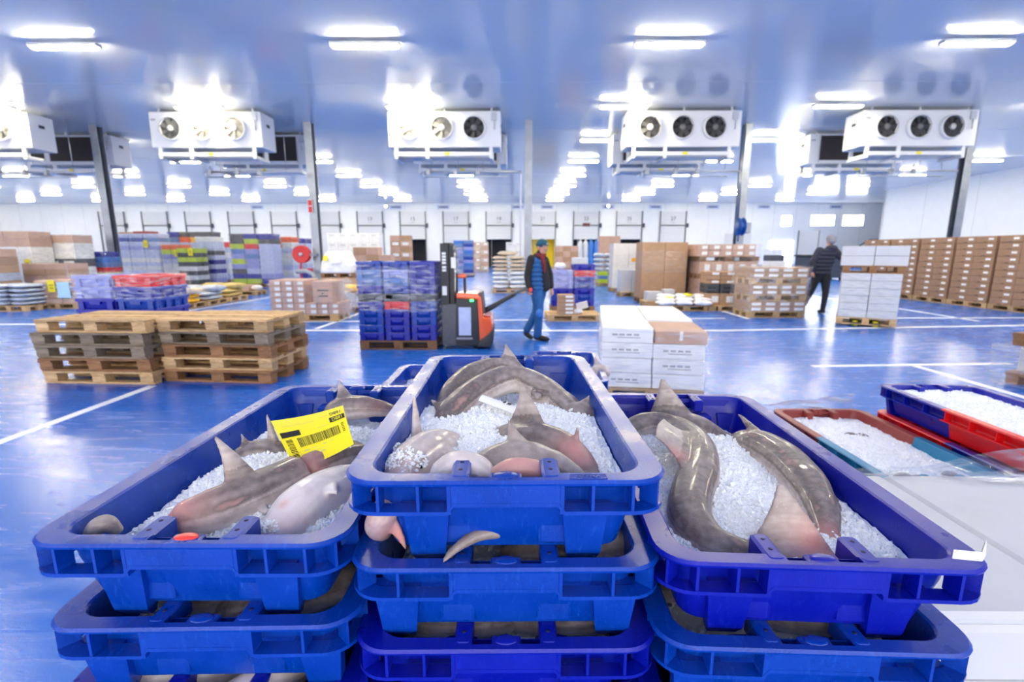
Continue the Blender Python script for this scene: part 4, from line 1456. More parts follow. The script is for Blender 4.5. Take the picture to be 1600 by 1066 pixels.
load('carton', -9.85, 17.2, .146, .4, .6, .2, 2, 1, 0, 'low brown carton', 'small pallet before the lime crates', 'carton', 'low cartons before the lime crates', ('carton_pink',), ('none',))
put('sack', sack_mesh(.3, .3, .2, 'sack_white', 1), (-9.3, 17.2, .146), 0, 'white bag on the small pallet before the lime crates', 'bag')

def tower(x, y, W, ztop, n, nx, cols, where, group, rot=0, dep=.8, film=True, kind='crate', what=cw, cat='crate', styles=('none',), amt='stretch_film', sticker=None):
    P(x, y, 0, rot, where, round(W, 1), dep)
    h = (ztop - .15) / n
    load(kind, x, y, .146, W / nx - .004, dep, h, nx, n, rot, what, where, cat, group, lambda i, k: cols[k][i % len(cols[k])] if isinstance(cols[k], tuple) else cols[k], styles)
    if film:
        o = film_wrap(x, y, .2, ztop + .01, W + .03, dep + .03, rot, 'stretch film round ' + where, int(abs(x * 7 + y)), amt, .012)
        if sticker:
            q = bpy.data.objects.new('yellow_label', carton_mesh(.20, .012, .32, 'label_yellow', 'print'))
            COL.objects.link(q); q.parent = o
            q.location = (sticker[0], -dep / 2 - .05, sticker[1] - .2)
            q['label'] = 'yellow paper label on the film'
N, B, G, L_, Rr, O, A, Wt, S, Y_, Lc = 'crate_navy', 'crate_blue', 'crate_grey', 'crate_lime', 'crate_red', 'crate_orange', 'crate_pale', 'crate_white', 'crate_steel', 'crate_amber', 'crate_lilac'
tower(-11.4, 21.3, 1.86, 2.27, 10, 3, [(L_, L_, N), (N, N, Lc), (G, A, A), (Lc, Lc, A), (L_, Lc, A), (Lc, S, A), (S, Lc, A), (L_, Rr, A), (G, L_, G), (G, N, N)], 'the lime and blue crate tower', 'lime and blue crate tower')
tower(-11.0, 23.2, 1.0, 2.2, 8, 2, [A, Wt, A, Wt, Wt, A, (O, Wt), O], 'the white film tower right of the lime crates', 'white film tower')
tower(-11.3, 25.5, .9, 2.2, 8, 2, [B, Rr, A, Wt, Wt, A, A, N], 'the pale tower behind the white film tower', 'pale tower behind')
tower(-17.2, 22.4, 2.0, 2.32, 12, 3, [B, A, A, Wt, A, Wt, A, A, Lc, A, (B, B, S), A], 'the tall pale blue crate tower', 'tall pale blue crate tower', sticker=(.45, 1.7))
tower(-15.4, 22.0, .85, 1.82, 8, 2, [N, A, Wt, Wt, A, Lc, L_, O], 'the orange topped crate tower', 'orange topped crate tower', sticker=(.28, 1.3))
tower(-13.9, 20.8, .8, 1.66, 8, 2, [G, Wt, G, Wt, G, L_, G, L_], 'the grey and lime crate tower', 'grey and lime crate tower', sticker=(.22, 1.35))
tower(-13.85, 22.0, .84, 2.17, 10, 2, [Lc, A, N, A, N, A, G, A, A, Wt], 'the blue striped crate tower', 'blue striped crate tower')
tower(-16.75, 25.4, 2.3, 2.52, 9, 4, [A, A, A, A, A, Wt, A, ('crate_steel', O, Y_, Y_), (N, G, G, G)], 'the amber topped crate tower', 'amber topped crate tower')
tower(-14.9, 24.9, .7, 2.0, 7, 2, [A, Wt, Wt, A, Wt, A, Rr], 'the whitish tower by the blue striped crates', 'whitish tower')
tower(-16.35, 18.45, 1.9, 1.52, 7, 3, [N, S, (S, S, L_), (O, O, Rr), 'crate_steel', (G, 'crate_sky', 'crate_sky'), N], 'the wide blue and orange crate tower', 'wide blue and orange tower', sticker=(-.1, 1.1))
P(-18.2, 22.6 + 1.2, 0, 0, 'the plain brown cartons behind the pale tower', 1.2, .8)
load('carton', -18.5, 23.8, .146, .6, .8, .46, 2, 5, 0, 'plain brown carton', 'tall stack left of the pale blue tower', 'carton', 'plain cartons left of the pale tower', ('carton',), ('none',))
tower(-16.5, 17.55, 1.7, 2.1, 7, 3, ['carton_pink', 'crate_pale', 'white_box', 'crate_grey', 'white_box', 'sack_white', 'carton_pink'], 'the grey filmed pile near the left edge', 'grey filmed pile', kind='carton', what='filmed carton', cat='carton', styles=('none', 'wide'), amt='thick_film')
tower(-17.0, 17.0 - .3, 1.3, 2.19, 8, 3, ['carton', 'white_box', 'white_box', 'white_box', 'white_box', 'white_box', 'carton_pink', 'carton_pink'], 'the white box tower near the left edge', 'white box tower at left', kind='carton', what='box', cat='box', styles=('none',), sticker=(.5, .95))
tower(-15.5, 16.2, 1.5, 1.13, 5, 2, ['carton_pink', 'carton', 'carton_pink', 'carton', 'carton_pink'], 'the low flat carton pile at the left', 'low flat carton pile', kind='carton', what='flat carton', cat='carton')
tower(-16.3, 14.8, 1.2, 1.6, 6, 2, ['carton_dark', 'carton', 'sack_silver', 'carton', 'carton_dark', 'carton_pink'], 'the mixed pile cut by the left edge', 'mixed pile at the left edge', kind='carton', what='brown carton', cat='carton', styles=('none', 'label'), sticker=(.3, 1.15))
tower(-13.0, 12.5, .95, .70, 5, 2, ['sack_silver'] * 5, 'the silver bags nearest the left edge', 'silver bags at the left edge', kind='sack', what='silver bag', cat='bag', film=False)
tower(-14.1, 12.3, .95, .74, 5, 2, ['sack_silver', 'pale_blue_paper', 'sack_silver', 'sack_silver', 'sack_silver'], 'the silver bags cut by the left edge', 'silver bags cut by the edge', kind='sack', what='silver bag', cat='bag', film=False)
tower(-12.3, 13.1, 1.05, .76, 5, 3, ['carton_pink', 'carton', 'carton_pink', 'carton', 'carton_pink'], 'the small filmed cartons at the left', 'small filmed cartons at the left', kind='carton', what='small carton', cat='carton', styles=('none', 'mark'), sticker=(-.02, .45))
tower(-11.55, 14.3, .8, .66, 4, 2, ['sack_beige', 'sack_silver', 'sack_beige', 'sack_silver'], 'the small bags behind the blue crates', 'small bags behind the blue crates', kind='sack', what='small bag', cat='bag', film=False)
put('paper_sheet', carton_mesh(.34, .02, .42, 'pale_blue_paper', 'none'), (-11.98, 12.62, .3), 0, 'pale blue sheet hanging over the small filmed cartons', 'sheet')
put('maroon_tray', carton_mesh(.8, .5, .1, 'crate_brown', 'none'), (-17.0, 22.4, 2.33), 0, 'dark red tray lying on top of the tall pale blue tower', 'tray')
t = thing('yellow_marker', (-6.25, 5.05, 0), 'yellow block on the floor at the left edge of the view', 'block')
MB().box((0, 0, .03), (.5, .14, .06), 0, None, .015).build('block', 'label_yellow', t)

# hose reels on the columns
t = thing('fire_hose_reel', (-8.15, 18.55, 0), 'red fire hose reel on the second steel column', 'hose reel')
M = Matrix.Translation((0, -.1, 1.42)) @ Matrix.Rotation(R(90), 4, 'X')
MB().lathe([(.33, -.10), (.33, -.08), (.20, -.07), (.20, .07), (.33, .08), (.33, .10), (.31, .10), (.10, .085), (.06, .085)], M, 26).build('drum', 'hose_red', t)
MB().lathe([(.07, .085), (.07, .14), (.03, .15)], M, 14).build('hub', 'steel_bright', t)
MB().tube([(-.05, -.1, 1.1), (-.1, -.12, .8), (-.05, -.12, .3), (.02, -.1, .12)], .035).build('hose', 'hose_red', t)
MB().span((.25, -.15, 1.35), (.5, .10, 1.45)).build('bracket', 'grey_metal', t)
t = thing('column_guard', (-7.75, 18.2, 0), 'grey curved pipe guard at the foot of the second column', 'guard rail')
MB().tube([(-.55, 0, .78), (-.2, 0, .80), (.05, 0, .70), (.15, 0, .5), (.17, 0, 0)], .085, 12).build('pipe', 'bumper_grey', t)
MB().cyl((.17, 0, 0), (.17, 0, .02), .14, n=14).build('base_plate', 'bumper_grey', t)
t = thing('column_notice', (-7.78, 18.66, 2.95), 'red and white fire notice high on the second column', 'sign')
MB().span((-.09, -.015, 0), (.09, 0, .5)).build('plate', 'paper', t)
MB().span((-.075, -.02, .02), (.075, -.015, .24)).build('symbol', 'hose_red', t)
MB().span((-.075, -.02, .27), (.075, -.015, .48)).build('pictogram', 'hose_red', t)
t = thing('blue_hose_reel', (8.50, 18.86, 0), 'blue water hose reel on the white column, over the tall cartons', 'hose reel')
M = Matrix.Translation((-.02, -.1, 2.45)) @ Matrix.Rotation(R(90), 4, 'Y')
MB().lathe([(.33, -.10), (.33, -.07), (.22, -.06), (.22, .06), (.33, .07), (.33, .10), (.06, .10)], M, 24).build('drum', 'hose_blue', t)
MB().span((.05, -.2, 2.2), (.35, .1, 2.6), 0, .02).build('bracket', 'steel_galv', t)
MB().tube([(-.06, -.1, 2.2), (-.07, -.1, 1.9)], .03).build('hose', 'hose_blue', t)
MB().cyl((-.13, .03, 2.6), (-.13, .03, 6.1), .025, n=8).build('supply_pipe', 'steel_bright', t)
MB().cyl((-.06, .03, 2.6), (-.06, .03, 6.1), .02, n=8).build('supply_pipe', 'steel_bright', t)
# dark wrapped pallet at the right edge
pallet(6.28, 5.22, 0, R(14), 'pallet cut by the right edge of the view, lowest one', 1.0, .8, 'wood_brown', 'pallets at the right edge')
put('foam_box', carton_mesh(.9, .7, .30, 'white_foam', 'none'), (6.30, 5.22, .146), R(14), 'white box between the pallets at the right edge', 'box')
pallet(6.28, 5.22, .45, R(14), 'pallet cut by the right edge of the view, upper one', 1.0, .8, 'wood_brown', 'pallets at the right edge')
film_wrap(6.16, 5.2, .02, .46, 1.1, .9, R(14), 'loose clear film bulging from the pallets at the right edge', 50, 'thick_film', .06)
# ---------------------------------------------------------------- pedestrian lift truck
t = thing('lift_truck', (-0.75, 7.74, 0), 'orange and black walk-behind lift truck with mast carrying blue crates', 'lift truck')
def xz(poly, ya, yb, mi=0, m=None):
    """Prism from an outline in world x, z, extruded from y = ya to yb, in the truck's frame."""
    m = m or MB()
    M = Matrix.Translation((0.75, -7.74, 0)) @ Matrix.Rotation(R(90), 4, 'X')
    return m.prism(poly, -yb, -ya, M, mi)
def soften(o, w):
    b = o.modifiers.new('b', 'BEVEL'); b.width = w; b.segments = 4; b.limit_method = 'ANGLE'; b.angle_limit = R(25)
    bake(o)
    for p in o.data.polygons: p.use_smooth = True
    o.data.set_sharp_from_angle(angle=R(50))
    return o
def tl(p): return (p[0] + .75, p[1] - 7.74, p[2])
soften(xz([(-1.16, .06), (-.78, .06), (-.78, .72), (-1.16, .70)], 7.40, 8.08).build('battery_case', 'truck_grey', t), 0.012)
soften(xz([(-.95, .07), (-.55, .05), (-.50, .16), (-.60, .78), (-.93, .80)], 7.39, 8.09).build('side_cover', 'truck_black', t), 0.01)
soften(xz([(-.93, .80), (-.92, .88), (-.60, .86), (-.545, .80), (-.52, .50), (-.40, .50), (-.375, .40), (-.38, .30), (-.47, .20), (-.57, .12), (-.60, .78)], 7.37, 8.11).build('hood', 'truck_orange', t), 0.012)
soften(xz([(-.62, .04), (-.40, .02), (-.37, .10), (-.365, .32), (-.47, .22), (-.58, .14)], 7.36, 8.12).build('drive_skirt', 'truck_black', t), 0.02)
p = xz([(-.60, .87), (-.545, .88), (-.50, .55), (-.54, .52)], 7.5, 7.98).build('dash', 'truck_grey', t)
MB().box(tl((-.69, 7.385, .765)), (.05, .012, .025)).build('status_lamp', 'led_green', t)
MB().box(tl((-.80, 7.383, .44)), (.19, .01, .44)).build('data_sheet', 'crate_pale', t)
MB().box(tl((-.81, 7.383, .17)), (.25, .01, .03)).build('badge', 'grey_metal', t)
m = MB()
for y in (7.46, 7.90):
    m.span(tl((-1.17, y, .05)), tl((-1.05, y + .12, 1.63)))
    m.span(tl((-1.03, y + .03, .3)), tl((-.97, y + .10, 1.60)))
for z in (.35, .95, 1.58):
    m.span(tl((-1.13, 7.5, z)), tl((-1.02, 8.0, z + .06)))
mast = m.build('mast', 'truck_black', t)
MB().cyl(tl((-1.0, 7.74, .3)), tl((-1.0, 7.74, 1.5)), .03).build('lift_cylinder', 'steel_bright', t)
MB().span(tl((-.96, 7.44, 1.17)), tl((-.88, 8.05, 1.60))).build('guard_screen', 'thick_film', t)
MB().span(tl((-1.0, 7.42, 1.26)), tl((-.93, 7.44, 1.42))).build('sticker', 'paper', t)
MB().span(tl((-1.15, 7.452, .84)), tl((-1.08, 7.458, .98))).build('sticker', 'paper', t)
# lettering up the mast, four blurred capitals and two below
m = MB()
for k in range(6):
    z = 1.46 - .047 * k - (.02 if k > 3 else 0)
    m.span(tl((-1.143, 7.452, z)), tl((-1.083, 7.459, z + .036)))
m.build('lettering', 'paper', t)
m = MB()
for y in (7.52, 7.84):
    m.span(tl((-2.34, y, .05)), tl((-1.05, y + .14, .085)), 0, .01)
m.build('fork', 'steel_dark', t)
for y in (7.5, 7.98):
    MB().cyl(tl((-.62, y - .06, .08)), tl((-.62, y + .06, .08)), .08, n=16).build('wheel', 'rubber', t)
MB().cyl(tl((-.90, 7.74, .07)), tl((-.90, 7.74, .02)), .06, n=14).build('support_roller', 'rubber', t)
m = MB()                                            # console lever on its post
m.cyl(tl((-.815, 7.6, .86)), tl((-.815, 7.6, 1.10)), .022, n=8)
m.build('lever_post', 'truck_black', t)
MB().span(tl((-.93, 7.55, 1.10)), tl((-.78, 7.66, 1.16)), 0, .02).build('lever_handle', 'truck_orange', t)
MB().cyl(tl((-.78, 7.6, 1.12)), tl((-.66, 7.6, 1.13)), .012, n=8).build('lever_tip', 'truck_black', t)
til = MB().tube([tl((-.54, 7.74, .56)), tl((-.44, 7.76, .60)), tl((-.18, 7.86, .74)), tl((-.02, 7.93, .82))], [.05, .045, .035, .035], 10).build('tiller', 'truck_black', t)
m = MB()
m.tube([tl((-.06, 7.90, .80)), tl((.02, 7.88, .86)), tl((.12, 7.92, .89)), tl((.20, 7.99, .89))], .026, 8)
m.tube([tl((-.06, 7.94, .80)), tl((.02, 8.03, .85)), tl((.12, 8.05, .88)), tl((.20, 8.01, .89))], .026, 8)
m.tube([tl((.19, 7.94, .88)), tl((.21, 8.06, .88))], .024, 8)
m.build('grip', 'truck_grey', til)
MB().box(tl((.235, 7.95, .885)), (.05, .06, .07), 0, None, .015).build('emergency_button', 'plug_red', til)

# ---------------------------------------------------------------- people
def chain(m, pts, rad, n=12):
    m.tube(pts, rad, n)
    for p, r in zip(pts, rad):
        m.ball(p, r * .995, 0, n, 8)
def lump(m, name, material, parent, voxel, smooth=2):
    o = m.build(name, material, parent)
    r = o.modifiers.new('r', 'REMESH'); r.mode = 'VOXEL'; r.voxel_size = voxel; r.use_smooth_shade = True
    if smooth:
        s = o.modifiers.new('s', 'SMOOTH'); s.iterations = smooth; s.factor = .5
    bake(o)
    return o
def hand(m, wrist, direction, palm, curl, side):
    """Palm, four bent fingers of unequal length and a thumb off the side of the palm."""
    w = Vector(wrist); d = Vector(direction).normalized(); n = Vector(palm).normalized()
    s = d.cross(n).normalized() * side
    n = s.cross(d).normalized() * side
    chain(m, [w, w + d * .04, w + d * .085], [.024, .03, .028], 10)
    for q in (-.02, .0, .02):
        chain(m, [w + d * .03 + s * q * .6, w + d * .09 + s * q * 1.1], [.016, .014], 8)
    for q, L in ((-.030, .066), (-.010, .078), (.010, .072), (.029, .056)):
        b = w + d * .092 + s * q
        p1 = b + (d * math.cos(curl) + n * math.sin(curl)) * L * .45
        p2 = p1 + (d * math.cos(curl * 2) + n * math.sin(curl * 2)) * L * .32
        p3 = p2 + (d * math.cos(curl * 2.8) + n * math.sin(curl * 2.8)) * L * .26
        chain(m, [b, p1, p2, p3], [.0098, .0092, .0086, .0078], 8)
    tb = w + d * .035 - s * .028
    chain(m, [tb, tb + d * .035 - s * .022 + n * .01, tb + d * .062 - s * .024 + n * .026], [.013, .011, .009], 8)
def head(m, c, f, r, tilt=0.0):
    """Skull, jaw, nose, brow and ears; f = facing direction (horizontal), r = half the head height."""
    c = Vector(c); f = Vector(f).normalized(); s = f.cross(Vector((0, 0, 1))).normalized(); u = s.cross(f)
    M = Matrix((( *s, 0), (*f, 0), (*u, 0), (0, 0, 0, 1))).transposed()
    M = Matrix.Translation(c) @ M
    m.ball((0, -.012, r * .22), (r * .66, r * .82, r * .76), 0, 16, 12, M)
    m.ball((0, r * .20, -r * .42), (r * .50, r * .56, r * .54), 0, 14, 10, M)
    m.ball((0, r * .42, -r * .72), (r * .26, r * .24, r * .22), 0, 10, 8, M)
    m.tube([M @ Vector((0, r * .72, r * .16)), M @ Vector((0, r * .92, -r * .14)), M @ Vector((0, r * .80, -r * .20))], [r * .07, r * .13, r * .10], 8)
    m.ball((0, r * .68, r * .26), (r * .46, r * .10, r * .07), 0, 10, 6, M)
    m.ball((0, r * .74, -r * .40), (r * .20, r * .07, r * .05), 0, 10, 6, M)
    for q in (-1, 1):
        m.ball((q * r * .66, -r * .02, r * .02), (r * .08, r * .17, r * .26), 0, 8, 8, M)
        m.ball((q * r * .34, r * .58, -r * .10), (r * .18, r * .14, r * .16), 0, 8, 6, M)
    return M
def V(*a): return Vector(a)

# the driver: beanie, blue body warmer, walking to the right with one hand behind on the tiller
man = thing('person', (.36, 8.2, 0), 'person in teal beanie, blue body warmer and jeans walking with the lift truck tiller', 'person')
O = V(.36, 8.2, 0)
def L(*p): return [V(*q) - O for q in p]
m = MB()
Mh = head(m, V(.432, 8.17, 1.575) - O, (.50, -.86, -.06), .125)
chain(m, L((.39, 8.20, 1.36), (.415, 8.185, 1.50)), [.06, .055])
chain(m, L((.37, 8.2, .90), (.375, 8.2, 1.12), (.375, 8.2, 1.32)), [.10, .11, .10])
chain(m, L((.24, 8.09, 1.38), (.185, 8.10, 1.10), (.205, 8.02, .90)), [.05, .042, .03])
chain(m, L((.49, 8.30, 1.36), (.575, 8.33, 1.11), (.60, 8.26, .88)), [.05, .042, .03])
chain(m, L((.33, 8.14, .88), (.375, 8.12, .50), (.365, 8.16, .10)), [.075, .055, .04])
chain(m, L((.42, 8.26, .88), (.345, 8.28, .47), (.185, 8.30, .16)), [.075, .055, .04])
hand(m, V(.205, 8.02, .91) - O, (.02, -.25, -.9), (1, .2, 0), .95, 1)
hand(m, V(.60, 8.26, .885) - O, (.12, -.1, -1), (-1, -.2, 0), .45, -1)
body = lump(m, 'body', 'skin', man, .0065, 2)
for s in (-1, 1):
    MB().ball((s * .040, .0905, .014), (.010, .008, .006), 0, 10, 8, Mh).build('eye', 'fan_hub', man)
    MB().ball((s * .040, .0965, .014), (.0050, .0030, .0055), 0, 8, 6, Mh).build('pupil', 'black', man)
    MB().tube([Mh @ V(s * .022, .100, .036), Mh @ V(s * .045, .102, .042), Mh @ V(s * .066, .088, .034)], [.005, .006, .004], 6).build('eyebrow', 'hair_grey', man)
MB().tube([Mh @ V(-.026, .104, -.053), Mh @ V(0, .112, -.051), Mh @ V(.026, .104, -.053)], [.004, .006, .004], 6).build('mouth', 'carton_dark', man)
MB().tube([Mh @ V(-.034, .100, -.042), Mh @ V(0, .114, -.037), Mh @ V(.034, .100, -.042)], [.007, .009, .007], 6).build('moustache', 'beard_grey', man)
m = MB()
m.ball((0, -.012, .052), (.094, .112, .092), 0, 16, 12, Mh)
m.tube([Mh @ (Matrix.Rotation(2 * PI * k / 16, 4, 'Z') @ V(.090, 0, 0) * 1.0 + V(0, -.008, .048 + .012 * math.sin(2 * PI * k / 16))) for k in range(17)], .02, 8)
lump(m, 'beanie', 'beanie_teal', man, .008, 2)
MB().ball((-.03, .098, .066), (.014, .006, .014), 0, 8, 6, Mh).build('beanie_patch', 'fan_hub', man)
m = MB()                                            # dark jumper: both sleeves and the collar
chain(m, L((.25, 8.10, 1.385), (.182, 8.10, 1.10), (.203, 8.03, .925)), [.075, .062, .045])
chain(m, L((.475, 8.29, 1.365), (.575, 8.33, 1.11), (.598, 8.265, .915)), [.075, .062, .045])
chain(m, L((.34, 8.17, 1.40), (.43, 8.20, 1.38)), [.09, .09])
chain(m, L((.39, 8.19, 1.40), (.40, 8.185, 1.475)), [.085, .072])
chain(m, L((.42, 8.16, 1.34), (.46, 8.14, 1.10), (.49, 8.16, .92)), [.08, .09, .085])
lump(m, 'jumper', 'sleeve_black', man, .011, 3)
m = MB()                                            # quilted body warmer, open at the front
for zc, rx in ((.90, .142), (.975, .150), (1.05, .152), (1.125, .153), (1.20, .155), (1.275, .156), (1.345, .142)):
    m.ball(V(.345 - (zc > 1.3) * .0, 8.185, zc) - O, (rx, .165 if zc < 1.3 else .15, .056), 0, 18, 8)
m.ball(V(.28, 8.12, 1.385) - O, (.075, .08, .05), 0, 12, 8)
m.ball(V(.46, 8.28, 1.365) - O, (.07, .07, .05), 0, 12, 8)
lump(m, 'body_warmer', 'vest_blue', man, .011, 1)
m = MB()
chain(m, L((.34, 8.13, 1.455), (.40, 8.09, 1.435), (.455, 8.10, 1.44), (.475, 8.16, 1.46)), [.03, .034, .034, .03])
chain(m, L((.425, 8.085, 1.42), (.445, 8.05, 1.34), (.46, 8.045, 1.25), (.468, 8.05, 1.17)), [.034, .032, .028, .018])
lump(m, 'scarf', 'scarf_red', man, .009, 2)
m = MB()                                            # jeans
chain(m, L((.345, 8.15, .86), (.365, 8.13, .68), (.385, 8.115, .50), (.375, 8.14, .30), (.365, 8.16, .10)), [.115, .10, .078, .07, .072])
chain(m, L((.41, 8.25, .86), (.385, 8.26, .68), (.345, 8.27, .47), (.27, 8.29, .32), (.185, 8.30, .17)), [.115, .10, .078, .07, .068])
chain(m, L((.345, 8.16, .90), (.41, 8.24, .90)), [.125, .125])
lump(m, 'jeans', 'jeans_blue', man, .011, 2)
MB().ball(V(.385, 8.045, .49) - O, (.055, .03, .07), 0, 12, 8).build('knee_pad', 'crate_sky', man)
for pts, rad in ((((.35, 8.19, .06), (.42, 8.14, .05), (.50, 8.09, .042), (.535, 8.07, .038)), (.058, .05, .043, .034)), (((.175, 8.31, .11), (.195, 8.29, .075), (.235, 8.26, .05), (.262, 8.24, .038)), (.055, .048, .044, .035))):
    m = MB(); chain(m, L(*pts), rad); lump(m, 'shoe', 'boots_black', man, .009, 2)

# the second man, seen from behind, pulling the white load
man = thing('person', (7.49, 11.95, 0), 'person in grey hat, navy jacket and black trousers seen from behind', 'person')
O = V(7.49, 11.95, 0)
m = MB()
Mh = head(m, V(7.615, 11.95, 1.775) - O, (-.15, .99, -.05), .125)
chain(m, L((7.57, 11.95, 1.56), (7.61, 11.95, 1.70)), [.06, .055])
chain(m, L((7.48, 11.95, .98), (7.51, 11.95, 1.25), (7.55, 11.95, 1.50)), [.11, .13, .11])
chain(m, L((7.36, 11.97, 1.53), (7.23, 11.95, 1.27), (7.24, 11.92, 1.03)), [.055, .045, .03])
chain(m, L((7.75, 11.95, 1.53), (7.87, 11.78, 1.32), (7.74, 11.45, 1.16)), [.055, .045, .03])
chain(m, L((7.40, 11.97, .95), (7.34, 12.05, .52), (7.30, 12.28, .10)), [.085, .06, .042])
chain(m, L((7.58, 11.94, .95), (7.595, 11.90, .52), (7.57, 11.88, .09)), [.085, .06, .042])
hand(m, V(7.24, 11.92, 1.035) - O, (.0, -.05, -1), (1, 0, 0), .5, -1)
hand(m, V(7.74, 11.45, 1.165) - O, (-.3, -.9, -.25), (0, -.2, -1), .9, 1)
lump(m, 'body', 'skin', man, .0075, 2)
m = MB()
m.ball((0, -.01, .045), (.098, .118, .100), 0, 16, 12, Mh)
m.ball((0, -.03, -.01), (.092, .105, .09), 0, 16, 12, Mh)
lump(m, 'beanie', 'beanie_grey', man, .009, 2)
m = MB()                                            # padded jacket with its hood lying on the back
for zc, cx, rx in ((1.00, 7.485, .215), (1.09, 7.49, .225), (1.18, 7.50, .235), (1.27, 7.515, .245), (1.36, 7.53, .25), (1.45, 7.545, .24), (1.53, 7.56, .20)):
    m.ball(V(cx, 11.95, zc) - O, (rx, .17, .068), 0, 20, 8)
m.ball(V(7.60, 11.86, 1.60) - O, (.14, .10, .075), 0, 14, 10)
chain(m, L((7.38, 11.96, 1.53), (7.235, 11.95, 1.27), (7.24, 11.93, 1.06)), [.095, .078, .06])
chain(m, L((7.73, 11.95, 1.53), (7.87, 11.78, 1.32), (7.75, 11.48, 1.17)), [.095, .078, .06])
lump(m, 'jacket', 'jacket_navy', man, .013, 2)
m = MB()
chain(m, L((7.41, 11.97, .96), (7.36, 12.02, .72), (7.335, 12.06, .52), (7.315, 12.18, .30), (7.30, 12.28, .11)), [.125, .10, .075, .062, .056])
chain(m, L((7.57, 11.94, .96), (7.59, 11.91, .72), (7.60, 11.89, .52), (7.585, 11.88, .30), (7.57, 11.88, .10)), [.125, .10, .075, .062, .056])
chain(m, L((7.42, 11.96, 1.0), (7.56, 11.94, 1.0)), [.13, .13])
lump(m, 'trousers', 'trousers_black', man, .013, 2)
for pts, rad in ((((7.30, 12.27, .06), (7.27, 12.36, .05), (7.25, 12.45, .04)), (.056, .05, .04)), (((7.57, 11.86, .06), (7.58, 11.96, .05), (7.585, 12.05, .04)), (.056, .05, .04))):
    m = MB(); chain(m, L(*pts), rad); lump(m, 'shoe', 'boots_black', man, .011, 2)
# ---------------------------------------------------------------- the crate stacks in front
def front_stack(x, y, rim, n, rot, kinds, where, palz, flip0=0, offs=None, pw=(.84, .42)):
    base = rim - CH * n
    p = pallet(x, y, 0, rot + R(90), 'wooden pallet under the ' + where, pw[0], pw[1], 'wood_worn', 'pallets under the fish crates')
    p.scale = (1, 1, (base - .002) / .144)
    for k in range(n):
        top = n - 1 - k
        kind = kinds[top] if top < len(kinds) else ('navy', 'blue')[top % 2]
        r = rot + (PI if (top + flip0) % 2 else 0) + R((offs or {}).get(top, 0))
        nm = {'blue': 'bright blue', 'navy': 'deep blue', 'brownteal': 'maroon and teal', 'bluered': 'blue and red'}[kind.rstrip('+')]
        lab = '%s fish crate, %s of the %s' % (nm, 'topmost' if top == 0 else ORD[top] + ' from the top', where)
        fish_crate(kind, x, y, base + k * CH, r, lab)
front_stack(-.021, .994, 1.200, 8, R(1.0), ['blue', 'blue', 'navy', 'navy'], 'centre stack', 0)
front_stack(-.466, .988, 1.108, 7, R(0.6), ['blue+', 'blue', 'navy'], 'left stack', 0, 0, {1: 1.0})
front_stack(.437, .977, 1.088, 7, R(-2.5), ['navy', 'blue+', 'navy'], 'right stack', 0, 0, {1: .8})
front_stack(-.345, 1.925, .950, 6, R(0), ['blue', 'navy'], 'short stack behind the left crates', 0)
front_stack(.31, 2.93, .810, 5, R(-4), ['blue', 'navy'], 'stack behind the centre crates', 0)
front_stack(1.505, 1.93, .725, 4, R(0), ['brownteal', 'navy'], 'maroon and teal stack', 0)
front_stack(1.965, 1.87, .870, 5, R(-2), ['bluered', 'bluered', 'navy'], 'blue and red stack', 0)

# embossed maker mark on the top centre crate's rim
t = thing('rim_mark', (.098, .6075, 1.2005), 'raised maker mark on the rim of the topmost centre crate', 'mark', None, R(1))
text_obj('lettering', 'NEPRA', .011, 'crate_blue', t, Matrix.Translation((0, 0, .0004)), .0006)
m = MB()
for a, b in (((-.025, -.0065), (.025, -.0055)), ((-.025, .0055), (.025, .0065)), ((-.025, -.0065), (-.024, .0065)), ((.024, -.0065), (.025, .0065))):
    m.span((a[0], a[1], 0), (b[0], b[1], .001))
m.build('frame', 'crate_blue', t)

# ---------------------------------------------------------------- sharks
def spline(pts, n):
    P = [Vector(p) for p in pts]
    P = [P[0] * 2 - P[1]] + P + [P[-1] * 2 - P[-2]]
    out = []
    segs = len(P) - 3
    for i in range(n):
        t = i / (n - 1) * segs
        k = min(int(t), segs - 1); f = t - k
        a, b, c, d = P[k:k + 4]
        out.append(.5 * ((2 * b) + (c - a) * f + (2 * a - 5 * b + 4 * c - d) * f * f + (3 * b - a - 3 * c + d) * f ** 3))
    return out
PROF = {
    'whole': [(0, .18), (.05, .52), (.12, .80), (.22, .98), (.35, 1.0), (.5, .88), (.65, .66), (.8, .44), (.92, .30), (1, .16)],
    'head': [(0, .16), (.08, .48), (.2, .80), (.4, .98), (.7, 1.0), (1, .92)],
    'mid': [(0, .55), (.15, .88), (.4, 1.0), (.7, .95), (1, .6)],
    'tail': [(0, .9), (.3, .85), (.6, .6), (.85, .36), (1, .18)],
}
